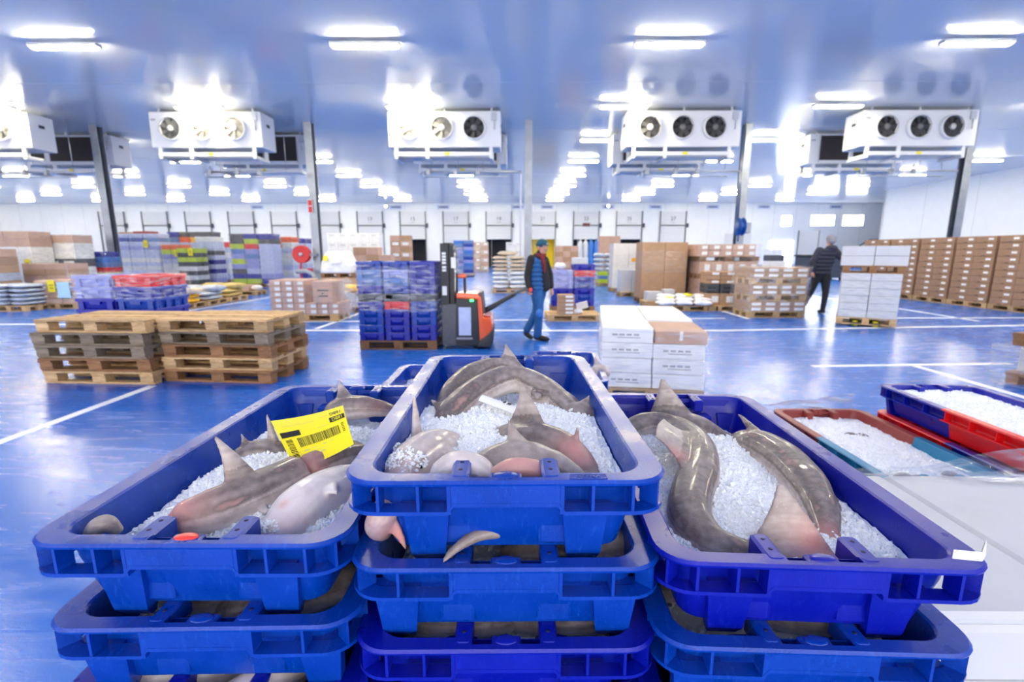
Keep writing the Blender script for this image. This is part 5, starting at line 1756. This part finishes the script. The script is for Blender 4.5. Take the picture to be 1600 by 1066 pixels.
def fin_mesh(m, a, b, tip, th=.008, sweep=.25, blunt=.06):
    """A shark fin: root a-b, swept to tip, lens-shaped in section."""
    a, b, tip = Vector(a), Vector(b), Vector(tip)
    mid = (a + b) / 2
    n = (b - a).cross(tip - mid)
    n = n.normalized() if n.length > 1e-9 else Vector((0, 1, 0))
    ax = (tip - mid)
    c1 = a + (tip - a) * .55 - (b - a) * sweep
    c2 = b + (tip - b) * .50 - (b - a) * sweep * .9
    NV, NU = 10, 8
    def bz(p, q, r, v): return p * (1 - v) ** 2 + q * 2 * v * (1 - v) + r * v * v
    wid = (b - a).length
    t0, t1 = tip - (b - a).normalized() * wid * blunt, tip + (b - a).normalized() * wid * blunt
    top, bot = [], []
    for i in range(NV + 1):
        v = i / NV
        p, q = bz(a, c1, t0, v), bz(b, c2, t1, v)
        for j in range(NU + 1):
            u = j / NU
            h = (th * (1 - v) ** 1.3 + .0045) * (max(0, 1 - (2 * u - 1) ** 2)) ** .5 * .5 + .0014
            c = p.lerp(q, u) + ax.normalized() * (math.sin(PI * u) * .006 if i == NV else 0)
            top.append(c + n * h); bot.append(c - n * h)
    vs = top + bot
    W = NU + 1; K = len(top)
    fs = []
    for i in range(NV):
        for j in range(NU):
            k = i * W + j
            fs.append((k, k + 1, k + W + 1, k + W)); fs.append((K + k, K + k + W, K + k + W + 1, K + k + 1))
    edge = [j for j in range(W)] + [i * W + NU for i in range(1, NV + 1)] + [NV * W + j for j in range(NU - 1, -1, -1)] + [i * W for i in range(NV - 1, 0, -1)]
    for i in range(len(edge)):
        p, q = edge[i], edge[(i + 1) % len(edge)]
        fs.append((q, p, K + p, K + q))
    m.add(vs, fs, 0, True)
SHARK_N = 0
def shark(pts, R0, label, prof='whole', fins=(), up=(0, 0, 1), tone=None, pink=(), flat=.92, voxel=.0034, eye=None, fname='shark'):
    """One shark: swept body with fins grown into it; pts run from the head end."""
    S = spline(pts, 36)
    up = Vector(up).normalized()
    pf = PROF[prof]
    def rad(t):
        for (a, ra), (b, rb) in zip(pf, pf[1:]):
            if t <= b:
                f = (t - a) / (b - a)
                f = f * f * (3 - 2 * f)
                return (ra + (rb - ra) * f) * R0
        return pf[-1][1] * R0
    m = MB()
    rings = []
    ups = []
    for i, p in enumerate(S):
        t = i / 35
        d = (S[min(i + 1, 35)] - S[max(i - 1, 0)]).normalized()
        s = d.cross(up).normalized(); u = s.cross(d).normalized()
        ups.append(u)
        r = rad(t)
        rings.append([p + s * math.cos(2 * PI * k / 16) * r + u * math.sin(2 * PI * k / 16) * r * flat for k in range(16)])
    m.loft(rings, 0, True)
    for f in fins:
        fin_mesh(m, *f)
    o = m.build(fname, 'shark_skin')
    r = o.modifiers.new('r', 'REMESH'); r.mode = 'VOXEL'; r.voxel_size = voxel; r.use_smooth_shade = True
    s = o.modifiers.new('s', 'SMOOTH'); s.iterations = 3; s.factor = .5
    bake(o)
    me = o.data
    N = len(me.vertices)
    co = np.empty(N * 3); me.vertices.foreach_get('co', co); co = co.reshape(-1, 3)
    SP = np.array([tuple(p) for p in S]); UP = np.array([tuple(u) for u in ups])
    d2 = ((co[:, None, :] - SP[None, :, :]) ** 2).sum(2)
    k = d2.argmin(1)
    rr = np.array([rad(i / 35) for i in range(36)])[k]
    h = ((co - SP[k]) * UP[k]).sum(1) / np.maximum(rr, 1e-4)
    dist = np.sqrt(d2[np.arange(N), k]) / np.maximum(rr, 1e-4)
    tn = np.clip((h + .35) / .7, 0, 1)
    tk = k / 35.0
    streak = np.array([mnoise.noise(Vector((tk[i] * 1.5 + SP[0][0] * 40, h[i] * 4.5, 3))) + .6 * mnoise.noise(Vector((co[i][0] * 90, co[i][1] * 90, co[i][2] * 90))) for i in range(N)])
    tn = tn + .30 * streak
    tn = np.where((np.abs(h - .22) < .06) & (dist < 1.2), tn - .25, tn)
    tn = np.where(dist > 1.35, .68 + .25 * streak, tn)
    if tone is not None: tn = tone + .22 * streak
    raw = np.zeros(N)
    for p, q, val in pink:
        w = np.exp(-((co - np.array(p)) ** 2).sum(1) / (q * q))
        raw = np.maximum(raw, w * min(1, (val - .2) / 1.5))
    at = me.attributes.new('tone', 'FLOAT', 'POINT')
    at.data.foreach_set('value', tn.astype(np.float32))
    at = me.attributes.new('raw', 'FLOAT', 'POINT')
    at.data.foreach_set('value', raw.astype(np.float32))
    c = Vector(np.median(co, 0)); c.z = co[:, 2].min()
    me.transform(Matrix.Translation(-c))
    o.location = c
    tag(o, label, 'shark', 'small sharks in the fish crates')
    if eye:
        for e, er in eye:
            MB().ball(Vector(e) - c, er, 0, 10, 8).build('eye', 'black', o)
    return o

# centre crate
shark([(-.165, 1.00, 1.135), (-.150, 1.10, 1.170), (-.105, 1.205, 1.192), (-.035, 1.265, 1.196), (.025, 1.225, 1.182), (.065, 1.12, 1.150)], .033,
      'grey shark arched along the back of the centre crate with raised fin', 'whole', [((-.055, 1.27, 1.20), (.02, 1.24, 1.195), (-.028, 1.30, 1.246), .010, -.1)])
shark([(-.165, .93, 1.135), (-.135, .985, 1.165), (-.095, 1.045, 1.185), (-.045, 1.10, 1.196), (.005, 1.125, 1.196), (.055, 1.09, 1.186), (.10, 1.04, 1.168), (.145, .975, 1.135)], .037,
      'dark spotted shark curled before the back one in the centre crate', 'mid', [((.03, 1.09, 1.185), (.075, 1.05, 1.178), (.045, 1.005, 1.188), .010, .1), ((-.15, .95, 1.15), (-.115, 1.0, 1.17), (-.178, .985, 1.186), .008, 0.1)])
shark([(.15, 1.06, 1.12), (.125, 1.045, 1.150), (.085, 1.055, 1.172), (.04, 1.07, 1.170)], .030, 'short grey shark head at the back right of the centre crate', 'head')
shark([(-.045, .900, 1.130), (-.005, .845, 1.160), (.045, .805, 1.170), (.085, .775, 1.163), (.110, .720, 1.140), (.120, .665, 1.105)], .034,
      'shark with tall upright back fin in the middle of the centre crate', 'mid', [((-.022, .885, 1.165), (.060, .800, 1.178), (.012, .868, 1.252), .013, -.12), ((.085, .785, 1.165), (.105, .745, 1.160), (.104, .775, 1.203), .009, -.1)], pink=(((.1, .74, 1.18), .035, 1.5),))
shark([(-.070, .660, 1.140), (-.045, .700, 1.160), (.000, .720, 1.170), (.046, .714, 1.171), (.085, .696, 1.164), (.122, .660, 1.142)], .038,
      'pale brown shark at the front of the centre crate behind the handle', 'whole', [((-.016, .735, 1.198), (.018, .735, 1.20), (-.012, .75, 1.226), .009, 0)], tone=.78)
shark([(-.040, .660, 1.168), (-.01, .664, 1.184), (.025, .664, 1.184), (.050, .660, 1.172)], .017, 'orange pink fin rim showing over the handle of the centre crate', 'mid', tone=.5, pink=(((0, .66, 1.18), .09, 1.5),), fname='shark_fin')
shark([(-.125, .668, 1.165), (-.095, .672, 1.186), (-.06, .670, 1.184), (-.03, .665, 1.160)], .022, 'pale rounded fin between the handle tongues of the centre crate', 'mid', tone=.22, fname='shark_fin')
shark([(-.185, .655, 1.130), (-.178, .690, 1.152), (-.165, .740, 1.164), (-.140, .795, 1.160), (-.115, .84, 1.138)], .038,
      'pale shark head dusted with ice at the front left of the centre crate', 'head', [((-.150, .77, 1.165), (-.125, .80, 1.165), (-.095, .74, 1.176), .012, .1)], tone=.35, pink=(((-.17, .66, 1.14), .04, 1.3),), eye=(((-.150, .695, 1.172), .005),))
shark([(-.183, .80, 1.13), (-.184, .83, 1.15), (-.180, .87, 1.14)], .016, 'thin pale fin standing against the left wall of the centre crate', 'mid', [((-.188, .815, 1.15), (-.180, .862, 1.15), (-.186, .838, 1.238), .012, -.1)], tone=.45, fname='shark_fin')
shark([(.100, 1.02, 1.13), (.135, .995, 1.158), (.170, .965, 1.135)], .026, 'brown fin poking from the ice at the right of the centre crate', 'mid', [((.11, 1.01, 1.16), (.165, .97, 1.155), (.155, .995, 1.192), .012, .05)], tone=.9, fname='shark_fin')
# left crate
shark([(-.556, .690, 1.070), (-.525, .698, 1.082), (-.490, .715, 1.086), (-.462, .755, 1.088), (-.440, .800, 1.086), (-.415, .850, 1.088)], .040,
      'shark with pink snout and upright fin in the left crate', 'head', [((-.492, .742, 1.10), (-.440, .772, 1.11), (-.506, .762, 1.190), .014, -.15), ((-.468, .735, 1.09), (-.45, .77, 1.09), (-.41, .73, 1.07), .010, 0)],
      pink=(((-.535, .70, 1.085), .05, 1.6), ((-.412, .86, 1.09), .03, 1.9)), eye=(((-.508, .676, 1.090), .0045), ((-.530, .672, 1.074), .003)))
shark([(-.415, .850, 1.08), (-.385, .90, 1.085), (-.36, .96, 1.07), (-.35, 1.03, 1.04)], .040, 'cut pink end of a shark beneath the yellow label in the left crate', 'mid', pink=(((-.41, .85, 1.09), .04, 1.9),))
shark([(-.640, .645, 1.070), (-.632, .652, 1.092), (-.618, .656, 1.098), (-.606, .664, 1.078)], .014, 'small grey fin tip at the front left corner of the left crate', 'mid', tone=.8, fname='shark_fin')
shark([(-.62, .97, 1.05), (-.57, .985, 1.068), (-.52, .985, 1.065), (-.49, .97, 1.04)], .030, 'buried shark with upright fin left of the yellow label', 'mid', [((-.545, .985, 1.08), (-.510, .98, 1.08), (-.541, .99, 1.150), .011, -.1), ((-.60, .975, 1.07), (-.565, .985, 1.075), (-.60, .99, 1.105), .01, 0)])
shark([(-.53, 1.30, 1.035), (-.49, 1.255, 1.070), (-.44, 1.235, 1.088), (-.385, 1.235, 1.088), (-.335, 1.26, 1.070), (-.29, 1.30, 1.04)], .038,
      'brown shark lying across the back of the left crate', 'whole', [((-.50, 1.255, 1.09), (-.43, 1.24, 1.10), (-.488, 1.275, 1.148), .014, -.1)], pink=(((-.36, 1.22, 1.1), .05, .7),))
shark([(-.372, .655, 1.048), (-.370, .700, 1.066), (-.352, .765, 1.076), (-.325, .83, 1.066), (-.30, .90, 1.04)], .046, 'white bellied shark turned over at the front right of the left crate', 'head', [((-.34, .75, 1.10), (-.32, .80, 1.10), (-.30, .74, 1.105), .01, 0)], tone=.03, pink=(((-.372, .70, 1.11), .010, 1.7), ((-.35, .67, 1.09), .03, .7)))
# right crate
shark([(0.259, 1.165, 1.018), (0.304, 1.185, 1.048), (0.359, 1.195, 1.058), (0.406, 1.150, 1.058), (0.414, 1.050, 1.061), (0.379, 0.930, 1.062), (0.329, 0.835, 1.058), (0.299, 0.760, 1.050), (0.309, 0.705, 1.040), (0.349, 0.682, 1.034), (0.404, 0.692, 1.018)], .040,
      'long shark curling down the left side of the right crate', 'mid', [((.412, 1.075, 1.082), (.322, .870, 1.086), (.318, 1.015, 1.118), .014, .0, .30)], pink=(((.319, .920, 1.088), .03, 1.3),))
shark([(0.359, 1.260, 1.028), (0.404, 1.255, 1.050), (0.474, 1.220, 1.046), (0.544, 1.170, 1.023)], .034, 'shark with tall grey fin at the back of the right crate', 'mid', [((0.362, 1.260, 1.058), (0.484, 1.220, 1.058), (0.399, 1.270, 1.156), .016, -.02)])
shark([(0.549, 1.190, 1.013), (0.571, 1.100, 1.040), (0.582, 1.010, 1.048), (0.566, 0.890, 1.056), (0.540, 0.790, 1.052), (0.509, 0.715, 1.034), (0.494, 0.670, 1.008)], .048,
      'thick shark along the right wall of the right crate', 'whole', [((0.579, 1.130, 1.058), (0.606, 0.950, 1.063), (0.574, 1.180, 1.090), .010, .05)], pink=(((0.504, 0.710, 1.048), .03, 1.2),))
shark([(0.359, 0.660, 1.023), (0.404, 0.665, 1.040), (0.454, 0.660, 1.038), (0.499, 0.655, 1.023)], .026, 'upright pinkish fin behind the handle of the right crate', 'mid', [((.352, .672, 1.048), (.486, .660, 1.046), (.412, .695, 1.142), .016, -.06)], tone=.78, pink=(((.449, .660, 1.058), .04, 1.8),), fname='shark_fin')
shark([(0.559, 0.770, 1.018), (0.589, 0.840, 1.038), (0.607, 0.920, 1.038), (0.614, 1.000, 1.018)], .020, 'grey tail along the right corner ice of the right crate', 'tail', tone=.9)
# hanging and peeking fish of the crates below
shark([(-.215, .700, 1.058), (-.203, .650, 1.100), (-.190, .628, 1.132), (-.185, .65, 1.142)], .022, 'red streaked fin hanging below the top centre crate', 'mid', [((-.222, .640, 1.138), (-.178, .628, 1.135), (-.164, .640, 1.072), .010, -.25)], tone=.6, pink=(((-.17, .635, 1.10), .04, 1.9), ((-.2, .63, 1.12), .05, .8)), fname='shark_fin')
shark([(.06, .70, 1.050), (.02, .675, 1.078), (-.025, .655, 1.090), (-.06, .640, 1.090), (-.088, .622, 1.080), (-.103, .606, 1.071)], .017, 'curved grey shark tail lying over the second centre crate handle', 'tail', tone=.95)
def lower(x, y, z, label, rot=0, r=.036, tone=None):
    c, s = math.cos(rot), math.sin(rot)
    pts = [(x + (a * c - b * s), y + (a * s + b * c), z + h) for a, b, h in ((-.13, .02, -.012), (-.07, -.01, .0), (0, -.02, .006), (.07, -.01, .0), (.13, .03, -.015))]
    shark(pts, r, label, 'mid', (), tone=tone, voxel=.005)
lower(.11, .72, 1.022, 'grey shark showing at the right of the second centre crate', .2, .034)
lower(-.10, .72, .900, 'grey shark behind the left foot inside the third centre crate')
lower(.10, .73, .898, 'grey shark behind the right tongue inside the third centre crate', .1)
lower(-.36, .73, .930, 'brown shark at the right end of the second left crate', .5)
lower(-.58, .75, .925, 'brown shark at the left end of the second left crate', -.3)
lower(-.56, .70, .808, 'pale shark at the left of the third left crate', .2, .040, .3)
lower(-.40, .69, .812, 'pale shark tail at the right of the third left crate', .9, .036, .4)
lower(.37, .80, .908, 'grey shark at the left of the second right crate', .2)
lower(.50, .72, .908, 'grey shark at the right of the second right crate', -.15)
lower(.37, .70, .780, 'grey shark at the left of the third right crate', .3, .036, .9)
shark([(.455, 2.90, .755), (.49, 2.86, .782), (.52, 2.81, .80), (.535, 2.75, .79)], .04, 'pinkish fish at the right rim of the crate behind', 'mid', [((.47, 2.88, .79), (.52, 2.83, .80), (.485, 2.88, .875), .014, 0)], tone=.5, voxel=.006)

# ---------------------------------------------------------------- crushed ice
def ice(x, y, rot, zbase, zfun, label, chunks, size=.007, seed=1, nx=64, ny=110, dust=()):
    """A bed of crushed ice: lumpy mound plus loose shards, one object."""
    rr = random.Random(seed)
    m = MB()
    vs, fs = [], []
    def hz(lx, ly):
        n = mnoise.noise(Vector((lx * 16 + seed, ly * 16, 0))) * .006 + mnoise.noise(Vector((lx * 60, ly * 60 + seed, 2))) * .0035 + mnoise.noise(Vector((lx * 170, ly * 170, seed))) * .0022
        return zfun(lx, ly) + n
    def half(z):                                   # inner half width and length of the crate at that height
        ins = .058 - .018 * max(0, min(1, (z - .008) / .076)) - .003 * max(0, (z - .084) / .04)
        return CW / 2 - ins - .0012, CL / 2 - ins - .0012
    def rounded(px, py, hw, hl, r=.040):               # keep to the rounded inner corners
        ex, ey = abs(px) - (hw - r), abs(py) - (hl - r)
        if ex > 0 and ey > 0 and math.hypot(ex, ey) > 1e-6:
            k = max(ex, ey) / math.hypot(ex, ey)
            px = math.copysign(hw - r + ex * k, px); py = math.copysign(hl - r + ey * k, py)
        return px, py
    for j in range(ny + 1):
        for i in range(nx + 1):
            u = -1 + 2 * i / nx; v = -1 + 2 * j / ny
            z = hz(u * .182, v * .358)
            hw, hl = half(z)
            vs.append((*rounded(u * hw, v * hl, hw, hl), z))
    for j in range(ny):
        for i in range(nx):
            k = j * (nx + 1) + i
            fs.append((k, k + 1, k + nx + 2, k + nx + 1))
    m.add(vs, fs, 0, False)
    ico = [(0, 0, 1), (.9, 0, .3), (.2, .9, .3), (-.8, .4, .35), (-.6, -.7, .3), (.4, -.8, .3), (.5, .5, -.6), (-.5, .4, -.6), (-.1, -.7, -.6)]
    icf = [(0, 1, 2), (0, 2, 3), (0, 3, 4), (0, 4, 5), (0, 5, 1), (1, 6, 2), (2, 6, 7), (2, 7, 3), (3, 7, 4), (4, 7, 8), (4, 8, 5), (5, 8, 1), (1, 8, 6), (6, 8, 7)]
    for q in range(chunks):
        lx = rr.uniform(-.174, .174); ly = -.348 + .696 * rr.random() ** 1.35
        hw, hl = half(hz(lx, ly))
        lx *= min(1, (hw - .008) / .174); ly *= min(1, (hl - .008) / .348)
        lx, ly = rounded(lx, ly, hw - .006, hl - .006)
        s = size * (.3 + 1.1 * rr.random() ** 2)
        E3 = Euler((rr.uniform(0, 6), rr.uniform(0, 6), rr.uniform(0, 6))).to_matrix()
        sc = Vector((s * rr.uniform(.6, 1.3), s * rr.uniform(.5, 1.1), s * rr.uniform(.4, .8)))
        c = Vector((lx, ly, hz(lx, ly) + s * rr.uniform(-.25, .35)))
        pts = [c + E3 @ Vector((p[0] * sc.x * rr.uniform(.75, 1.2), p[1] * sc.y * rr.uniform(.75, 1.2), p[2] * sc.z)) for p in ico]
        m.add(pts, icf, 1, False)
    inv = Matrix.Rotation(-rot, 3, 'Z')
    for cx, cy, cz, cr, cn in dust:                # shards lying on the fish
        for q in range(cn):
            a, b2, rr2 = rr.uniform(0, 2 * PI), rr.random(), cr * rr.random() ** .6
            p = inv @ Vector((cx - x + rr2 * math.cos(a), cy - y + rr2 * math.sin(a), 0))
            s = size * (.2 + .55 * rr.random() ** 2)
            c = Vector((p.x, p.y, cz - zbase - .5 * rr2 * rr2 / cr + rr.uniform(-.003, .003)))
            E3 = Euler((rr.uniform(0, 6), rr.uniform(0, 6), rr.uniform(0, 6))).to_matrix()
            m.add([c + E3 @ (Vector(p2) * s * rr.uniform(.7, 1.15)) for p2 in ico], icf, 1, False)
    o = m.build('crushed_ice', ['ice_bed', 'ice_chunk'], None, (x, y, zbase), rot)
    return tag(o, label, 'ice', 'crushed ice in the fish crates', 'stuff')
def bump(a, lo, hi):
    t = max(0, min(1, (a - lo) / (hi - lo)))
    return t * t * (3 - 2 * t)
ice(-.021, .994, R(1), 1.076, lambda a, b: .076 + .020 * math.exp(-(a / .16) ** 2) * bump(b, -.38, -.16) * (1 - bump(b, -.02, .12)) - .050 * bump(b, .03, .14) - .018 * bump(-b, .27, .35) * 1.0, 'heap of crushed ice in the topmost centre crate', 15000, .0055, 1, dust=((-.172, .71, 1.192, .036, 520), (-.06, .705, 1.182, .022, 220), (.155, 1.0, 1.165, .03, 200), (-.20, .76, 1.18, .02, 120)))
ice(-.466, .988, R(.6), .984, lambda a, b: .078 + .016 * bump(b, -.34, -.10) * math.exp(-((a + .02) / .13) ** 2) - .022 * bump(-a, .12, .18) - .055 * bump(b, .12, .24) - .012 * bump(-b, .28, .35), 'heap of crushed ice in the topmost left crate', 15000, .0055, 2, dust=((-.33, .84, 1.10, .03, 200), (-.38, .68, 1.09, .02, 160), (-.35, .96, 1.09, .04, 260)))
ice(.437, .977, R(-2.5), .964, lambda a, b: .074 + .018 * math.exp(-((a + .01) / .10) ** 2) * (1 - bump(b, .10, .28)) - .045 * bump(b, .16, .28) - .006 * bump(-b, .25, .33), 'heap of crushed ice in the topmost right crate', 15000, .0055, 3)
ice(1.505, 1.93, 0, .601, lambda a, b: .082 - .012 * bump(-b, .2, .33) + .010 * math.exp(-(a / .14) ** 2), 'white crushed ice in the maroon and teal crate', 3500, .007, 4)
ice(1.965, 1.87, R(-2), .746, lambda a, b: .100 + .008 * math.exp(-(a / .14) ** 2), 'white crushed ice in the blue and red crate', 3500, .007, 5)
ice(-.345, 1.925, 0, .826, lambda a, b: .062 + .022 * bump(-b, -.1, .2), 'crushed ice in the crate behind the left stack', 1500, .009, 6)
ice(.31, 2.93, R(-4), .686, lambda a, b: .05, 'crushed ice in the crate behind the centre stack', 800, .010, 7)
ice(-.021, .994, R(1), .946, lambda a, b: .045, 'dim ice bed in the second centre crate', 700, .009, 8, nx=30, ny=50)
ice(-.021, .994, R(1), .816, lambda a, b: .045, 'dim ice bed in the third centre crate', 500, .009, 9, nx=30, ny=50)
ice(-.466, .988, R(.6), .854, lambda a, b: .045, 'dim ice bed in the second left crate', 500, .009, 10, nx=30, ny=50)
ice(.437, .977, R(-2.5), .834, lambda a, b: .045, 'dim ice bed in the second right crate', 500, .009, 11, nx=30, ny=50)

# small fish heads half buried in the ice of the maroon crate
for q, (x, y) in enumerate(((1.42, 1.66), (1.46, 1.64), (1.50, 2.06), (1.54, 2.05), (1.60, 1.67))):
    shark([(x - .03, y, .675), (x - .005, y + .006, .689), (x + .02, y, .689), (x + .045, y - .01, .672)], .012, 'small brown fish half buried in the maroon crate ice, %s' % ('front left', 'front middle', 'back left', 'back right', 'front right')[q], 'mid', tone=.95, voxel=.004, fname='small_fish')

# ---------------------------------------------------------------- yellow label, white tags
def sheet(name, f, nu, nv, mats, th=.0006, mi=None):
    """A curved paper sheet f(u, v) -> point with a little thickness."""
    m = MB()
    P = [[Vector(f(i / nu, j / nv)) for i in range(nu + 1)] for j in range(nv + 1)]
    top, bot = [], []
    for j in range(nv + 1):
        for i in range(nu + 1):
            du = P[j][min(i + 1, nu)] - P[j][max(i - 1, 0)]; dv = P[min(j + 1, nv)][i] - P[max(j - 1, 0)][i]
            n = du.cross(dv).normalized()
            top.append(P[j][i] + n * th); bot.append(P[j][i] - n * th)
    K, W = len(top), nu + 1
    fs, mm = [], []
    for j in range(nv):
        for i in range(nu):
            k = j * W + i
            m.add([top[k], top[k + 1], top[k + W + 1], top[k + W]], [(0, 1, 2, 3)], 0, True)
            m.add([bot[k], bot[k + W], bot[k + W + 1], bot[k + 1]], [(0, 1, 2, 3)], 1 if len(mats) > 1 else 0, True)
    return m.build(name, mats)
TLc, TRc, BRc, BLc = V(-.515, .955, 1.151), V(-.372, .985, 1.176), V(-.318, .885, 1.130), V(-.418, .848, 1.094)
def lab(u, v):                                     # u along the upper edge, v downwards; v > .8 curls back under
    a = TLc.lerp(TRc, u); b = BLc.lerp(BRc, u)
    p = a.lerp(b, v)
    nrm = (TRc - TLc).cross(BLc - TLc).normalized()
    if nrm.y > 0: nrm = -nrm
    return p + nrm * (.010 * math.sin(PI * v) - .006 * math.sin(PI * u)) 
lb = sheet('crate_label', lambda u, v: lab(u, 1 - v), 16, 14, ['tag_yellow', 'tag_back'], .0004)
tag(lb, 'yellow paper label reading 18BG upside down with barcode in the left crate', 'label')
def on_label(name, quads, material):
    m = MB()
    nrm = (TRc - TLc).cross(BLc - TLc).normalized()
    if nrm.y > 0: nrm = -nrm
    for u0, v0, u1, v1 in quads:
        k = max(1, int((u1 - u0) * 12)); kk = max(1, int((v1 - v0) * 12))
        for i in range(k):
            for j in range(kk):
                ua, ub = u0 + (u1 - u0) * i / k, u0 + (u1 - u0) * (i + 1) / k
                va, vb = v0 + (v1 - v0) * j / kk, v0 + (v1 - v0) * (j + 1) / kk
                q = [lab(ua, vb) + nrm * .0009, lab(ub, vb) + nrm * .0009, lab(ub, va) + nrm * .0009, lab(ua, va) + nrm * .0009]
                m.add(q, [(0, 1, 2, 3)])
    return m.build(name, material, lb)
on_label('black_box', [(.755, .27, .985, .40)], 'black')
on_label('black_box', [(.03, .35, .30, .47)], 'black')
rb = random.Random(5)
bars = []
u = .22
while u < .86:
    w = rb.choice((.005, .008, .012))
    bars.append((u, .52, min(.87, u + w), .70)); u += w + rb.choice((.005, .008, .012))
v = .52
while v < .92:
    w = rb.choice((.008, .014)); bars.append((.06, v, .15, v + w)); v += w + rb.choice((.008, .014))
for k in range(6): bars.append((.90, .50 + .035 * k, .94, .515 + .035 * k))
on_label('barcode', bars, 'black')
on_label('fine_print', [(.10, .20, .36, .208), (.38, .215, .54, .225), (.62, .16, .74, .17), (.55, .42, .74, .428), (.24, .76, .33, .785), (.36, .76, .46, .77), (.55, .745, .60, .77), (.63, .74, .72, .75), (.23, .85, .54, .875), (.36, .81, .60, .818)], 'tag_back')
on_label('foot_band', [(.08, .945, .46, .995)], 'black')
def label_text(body, uc, vc, h, material, wide):
    """Lettering printed upside down on the curved label."""
    cu = bpy.data.curves.new('t', 'FONT'); cu.body = body; cu.align_x = 'CENTER'; cu.align_y = 'CENTER'; cu.size = 1
    o = bpy.data.objects.new('t', cu); COL.objects.link(o)
    me = bpy.data.meshes.new_from_object(o.evaluated_get(bpy.context.evaluated_depsgraph_get()))
    bpy.data.objects.remove(o)
    nrm = (TRc - TLc).cross(BLc - TLc).normalized()
    if nrm.y > 0: nrm = -nrm
    for vv in me.vertices:
        vv.co = lab(uc - vv.co.x * wide, vc + vv.co.y * h) + nrm * .0014
    me.materials.clear(); me.materials.append(MATS[material])
    t = bpy.data.objects.new('lettering', me); COL.objects.link(t); t.parent = lb
label_text('18BG', .865, .165, .125, 'black', .078)
label_text('18BG', .875, .335, .12, 'tag_yellow', .075)
label_text('SCY', .30, .97, .05, 'tag_yellow', .05)

def roll_tag(name, p0, p1, w, label, curl=.006, up=V(0, 0, 1)):
    p0, p1 = Vector(p0), Vector(p1)
    d = (p1 - p0).normalized(); s = d.cross(up).normalized()
    o = sheet(name, lambda u, v: p0.lerp(p1, u) + s * (v - .5) * w + up * curl * math.cos((v - .5) * 3.0), 8, 8, ['paper'], .0004)
    return tag(o, label, 'tag')
rt = roll_tag('paper_tag', (-.072, .985, 1.190), (.006, .915, 1.184), .024, 'white curled paper tag on the ice of the centre crate', .010)
m = MB()
for k, (a, b) in enumerate(((.62, .68), (.72, .75), (.77, .80))):
    p = V(-.072, .985, 1.190).lerp(V(.006, .915, 1.184), a)
    m.box(p + V(.000, .002, .0112), (.004, .008, .0006), 0, (0, 0, R(-42)))
m.build('print', 'black', rt)
t = thing('corner_tag', (.615, .592, 1.0885), 'white folded plastic tag on the front right corner of the right crate', 'tag', None, R(-3))
o = sheet('tag_face', lambda u, v: (-.022 + .035 * u, -.004 * u, .002 + .013 * v), 6, 3, ['paper'], .0005); o.parent = t
o = sheet('tag_flap', lambda u, v: (.013 + .016 * u, -.004 + .014 * u + .003 * v, .002 + (.013 + .009 * u) * v), 6, 3, ['paper'], .0005); o.parent = t

# ---------------------------------------------------------------- white foam boxes on the right
fp = pallet(1.66, 1.13, 0, 0, 'pallet under the white foam boxes at the right', 1.8, .62, 'wood_worn', 'pallets under the fish crates')
for k in range(4):
    for i in range(4):
        x, y, z = .965 + .405 * i, 1.14, .146 + .1635 * k
        t = thing('foam_box', (x, y, z), 'white foam box, %s, %s at the right of the fish crates' % (layer_word(k, 4), column_word(i, 4)), 'foam box', 'white foam boxes beside the right stack')
        MB().box((0, 0, .066), (.395, .60, .132), 0, None, .012).build('box', 'white_foam', t)
        m = MB().box((0, 0, .148), (.399, .606, .030), 0, None, .010)
        m.build('lid', 'white_foam', t)
def ribbon(name, c0, c1, label, amp, seed, n=60, k=8, m='thick_film'):
    A, B = spline(c0, n + 1), spline(c1, n + 1)
    o = sheet(name, lambda u, v: A[round(u * n)].lerp(B[round(u * n)], v) + V(0, 0, amp * mnoise.noise(Vector((u * 3, v * 14, seed)))), n, k, [m], .0003)
    return tag(o, label, 'plastic film', 'loose stretch film at the right')
ribbon('stretch_film', [(1.08, 1.462, .808), (1.30, 1.475, .812), (1.6, 1.50, .86), (2.0, 1.47, .90)], [(1.10, 1.40, .806), (1.30, 1.39, .806), (1.6, 1.37, .806), (2.1, 1.33, .806)], 'stretched clear film between the foam boxes and the red crate', .02, 3)
ribbon('stretch_film', [(1.26, 2.34, .742), (1.42, 2.40, .745), (1.6, 2.42, .755), (1.72, 2.36, .80)], [(1.24, 2.46, .66), (1.42, 2.46, .64), (1.60, 2.48, .65), (1.74, 2.40, .70)], 'glossy film edge stretched behind the maroon crate', .02, 8)
ribbon('stretch_film', [(1.78, 2.275, .874), (1.95, 2.28, .882), (2.2, 2.2, .876)], [(1.76, 2.33, .80), (1.96, 2.35, .81), (2.24, 2.26, .80)], 'film edge clinging to the far end of the blue and red crate', .01, 9)
